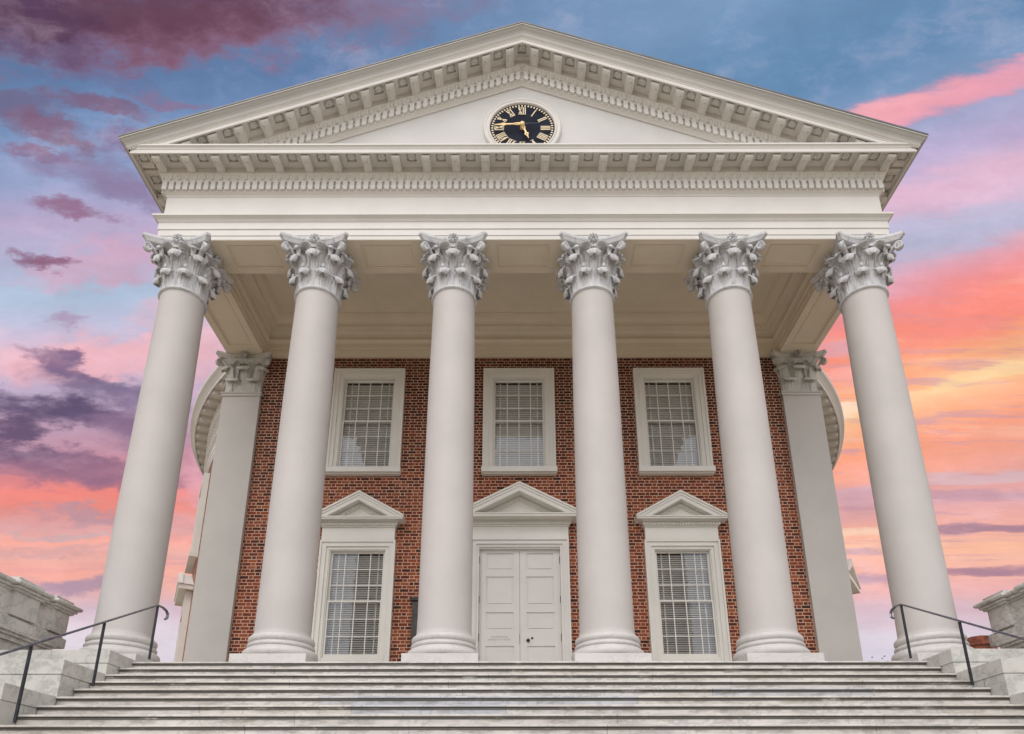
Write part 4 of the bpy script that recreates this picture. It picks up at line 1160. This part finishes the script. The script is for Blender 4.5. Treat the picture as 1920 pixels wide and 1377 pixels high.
left = ramp([(8, (222, 215, 230)), (12.2, (228, 215, 226)), (14.2, (214, 186, 200)), (15.6, (240, 172, 160)), (16.6, (252, 165, 148)), (17.6, (235, 168, 158)), (18.6, (250, 160, 142)), (19.6, (222, 160, 160)), (21, (240, 132, 120)), (22, (245, 122, 110)), (23.3, (205, 125, 140)), (26, (190, 150, 175)), (29, (196, 175, 205)), (31, (226, 180, 200)), (33, (190, 190, 220)), (35, (172, 195, 222)), (37, (180, 178, 212)), (39, (186, 168, 205)), (41, (150, 162, 205)), (44, (112, 143, 190)), (47, (84, 120, 168)), (51, (92, 120, 165)), (55, (118, 152, 195)), (59, (128, 163, 200))], ell)
right = ramp([(8, (214, 210, 226)), (12, (218, 208, 222)), (14, (222, 186, 198)), (15.5, (240, 172, 168)), (17, (250, 178, 158)), (18.3, (255, 186, 150)), (19.6, (246, 168, 150)), (21, (222, 160, 165)), (23, (250, 160, 135)), (24.8, (255, 152, 110)), (26.5, (255, 172, 118)), (27.8, (255, 200, 140)), (29, (255, 165, 110)), (31, (255, 145, 100)), (32.8, (255, 128, 104)), (34.3, (245, 132, 132)), (36, (225, 160, 180)), (37.5, (196, 184, 212)), (39, (190, 186, 218)), (40.8, (214, 180, 208)), (42.6, (190, 172, 212)), (44.6, (166, 168, 208)), (46.5, (125, 155, 196)), (50, (88, 134, 178)), (55, (96, 140, 182)), (59, (116, 154, 194))], elr)
c = t.mix(t.rng(az, -18, 18), left, right)
# thin level streaks low in the sky
sv = t.vmath('ADD', t.scale(P0, (.05, .62, 0)), t.scale(warp(P0, .25, 1.6, 5.0), (.1, .3, 0)))
n1 = t.noise(sv, 1.0, 6, .62); n2 = t.noise(t.vmath('ADD', sv, (7, 3, 0)), 1.7, 6, .62)
low = t.rng(t.math('MULTIPLY_ADD', az, -.35, el), 38, 22)
c = t.mix(t.math('MULTIPLY', t.math('MULTIPLY', t.rng(n1, .50, .66), low), t.rng(el, 16, 20, 0, .55)), c, lin((252, 190, 165)))
c = t.mix(t.math('MULTIPLY', t.math('MULTIPLY', t.rng(n2, .50, .64), low), t.rng(el, 16, 20, 0, .60)), c, lin((196, 150, 170)))
# helper: photo pixel -> azimuth / elevation of that direction
def ae(px, py):
    v = fw+rr*((px-960)/1305.2)-uu*((py-1110.5)/1305.2); v.normalize()
    return math.degrees(math.asin(v.x)), math.degrees(math.atan2(v.z, v.y))
def blob(c, px, py, rx, ry, col, strength=1.0, rot=0, soft=.95, right=False, det=2.4):
    a0, e0 = ae(px, py); k = .037           # degrees per pixel near the edges of the view
    A = max(.4, rx*k*1.05); B = max(.3, ry*k*.98)
    ca, sa = cos(radians(rot)), sin(radians(rot))
    Q = Pr if right else P
    x = t.vmath('DOT_PRODUCT', Q, (ca/A, sa/A, -(a0*ca+e0*sa)/A)); y = t.vmath('DOT_PRODUCT', Q, (-sa/B, ca/B, -(-a0*sa+e0*ca)/B))
    dd_ = t.math('MULTIPLY_ADD', x, x, t.math('MULTIPLY', y, y))
    dd_ = t.math('MULTIPLY_ADD', fineR if right else fine, det, dd_)
    return t.mix(t.rng(dd_, 1+soft*1.0, 1-soft, 0, strength), c, lin(col))
LB = [(190, 480, 130, 36, (222, 165, 192), .65, 12), (190, 660, 170, 34, (246, 176, 184), .7, 8), (340, 640, 70, 90, (240, 180, 190), .55, 0), (370, 900, 60, 50, (235, 175, 190), .6, 0),
      (360, 0, 390, 66, (150, 108, 136), .75, 4), (330, 50, 150, 38, (158, 96, 118), .6, 4), (270, -20, 270, 70, (98, 58, 80), .85, 3), (10, 15, 110, 50, (84, 56, 88), .75, -10), (120, 95, 110, 24, (118, 98, 140), .45, -20),
      (170, 183, 74, 15, (128, 96, 128), .85, -14), (25, 178, 55, 22, (112, 94, 130), .7, -12), (75, 226, 56, 22, (134, 94, 122), .85, -20), (300, 175, 50, 14, (140, 114, 152), .8, -10), (60, 277, 38, 11, (142, 98, 132), .85, -5),
      (225, 255, 35, 22, (126, 104, 148), .85, 0), (175, 315, 95, 34, (140, 122, 162), .72, -12), (235, 345, 60, 22, (140, 120, 160), .6, -30), (132, 386, 52, 15, (150, 104, 138), .9, -14), (72, 480, 40, 15, (142, 90, 122), .92, -10),
      (122, 600, 32, 16, (178, 148, 186), .8, 0), (105, 672, 58, 18, (128, 96, 134), .9, -25), (210, 722, 110, 30, (124, 104, 142), .88, -18), (130, 768, 140, 34, (92, 74, 112), .95, -10), (25, 800, 60, 18, (94, 74, 110), .9, 5),
      (240, 800, 70, 40, (150, 116, 148), .7, -10), (50, 850, 130, 30, (108, 80, 116), .9, -12), (150, 880, 130, 34, (156, 108, 136), .85, -6), (90, 932, 200, 16, (250, 126, 112), .6, 4), (180, 965, 110, 16, (190, 148, 162), .8, -3), (120, 1003, 90, 9, (205, 172, 176), .8, 0), (160, 1092, 95, 22, (176, 148, 174), .85, 6), (60, 1040, 110, 10, (214, 160, 160), .6, 4)]
RB = [(1760, 165, 210, 26, (244, 156, 178), .80, 19), (1680, 190, 120, 20, (255, 165, 170), .65, 17), (1850, 150, 110, 22, (240, 150, 172), .55, 22), (1790, 345, 200, 40, (228, 180, 206), .75, 14), (1850, 425, 170, 22, (182, 184, 216), .8, 16),
      (1880, 575, 140, 36, (252, 122, 110), .65, 22), (1850, 700, 190, 10, (255, 212, 150), .75, 17), (1830, 655, 150, 8, (255, 175, 115), .55, 18), (1590, 765, 60, 14, (255, 228, 200), .7, 8), (1590, 700, 50, 20, (250, 168, 168), .6, 10), (1600, 645, 50, 12, (214, 172, 192), .6, 6),
      (1830, 892, 170, 11, (216, 184, 192), .75, 8), (1850, 925, 150, 12, (200, 152, 168), .75, 5), (1620, 925, 65, 18, (214, 166, 180), .7, 0), (1610, 995, 70, 10, (255, 216, 182), .7, 0), (1840, 988, 110, 8, (160, 122, 148), .85, 4), (1870, 1066, 120, 12, (164, 122, 148), .85, 5), (1640, 1088, 70, 10, (186, 150, 174), .75, 2), (1640, 1035, 60, 8, (188, 152, 174), .6, 2), (1860, 1025, 110, 6, (255, 182, 145), .6, 4)]
for b_ in LB: c = blob(c, *b_)
for b_ in RB: c = blob(c, *b_, right=True, det=3.4)
# soft mottling of thin cloud over everything
mo = t.noise(t.vmath('ADD', t.scale(P0, (.55, 1.0, 0)), t.scale(warp(P0, .5, 1.2, 21.0), (1, 1, 0))), .22, 8, .68)
mf = t.rng(mo, .30, .72, .86, 1.13, False)
mc_ = t.new('ShaderNodeCombineXYZ'); [t.put(mc_.inputs[i], mf) for i in range(3)]
c = t.vmath('MULTIPLY', c, mc_.outputs[0])
c = t.mix(t.math('MULTIPLY', t.rng(mo, .50, .74), .22), c, lin((232, 205, 216)))
c = t.mix(t.rng(sp.outputs[1], .42, -.05), c, overcast(t, d))
hs = t.new('ShaderNodeHueSaturation'); hs.inputs['Saturation'].default_value = .90; t.put(hs.inputs['Color'], c)
em = t.new('ShaderNodeEmission'); t.put(em.inputs[0], hs.outputs[0]); em.inputs[1].default_value = 1.0
ou = t.new('ShaderNodeOutputMaterial'); t.l.new(em.outputs[0], ou.inputs[0])
m_sky.cycles.emission_sampling = 'NONE'
RS = 1400
rows = [[(RS*sin(radians(A)), RS*cos(radians(A))*cos(radians(E_)), RS*cos(radians(A))*sin(radians(E_))) for A in range(-89, 90, 2)] for E_ in range(-6, 97, 2)]
sky = MB().grid(rows, False, 0, True).build('sky', m_sky); sky['kind'] = 'structure'

# ------------------------------------------------------------------ sun (soft, veiled) and colour management
sl = bpy.data.lights.new('sun', 'SUN'); sl.energy = .95; sl.angle = radians(28); sl.color = (1, .97, .93)
so2 = bpy.data.objects.new('sun', sl); COL.objects.link(so2)
dirv = Vector((.22, .70, -.82)).normalized()
so2.rotation_euler = dirv.to_track_quat('-Z', 'Y').to_euler()
vs_ = S.view_settings; S.display_settings.display_device = 'sRGB'
vs_.view_transform = 'Standard'; vs_.look = 'None'; vs_.exposure = 0; vs_.gamma = 1
S.render.engine = 'CYCLES'
S.cycles.max_bounces = 6; S.cycles.diffuse_bounces = 4; S.cycles.transparent_max_bounces = 8
S.render.resolution_x = 1024; S.render.resolution_y = 734
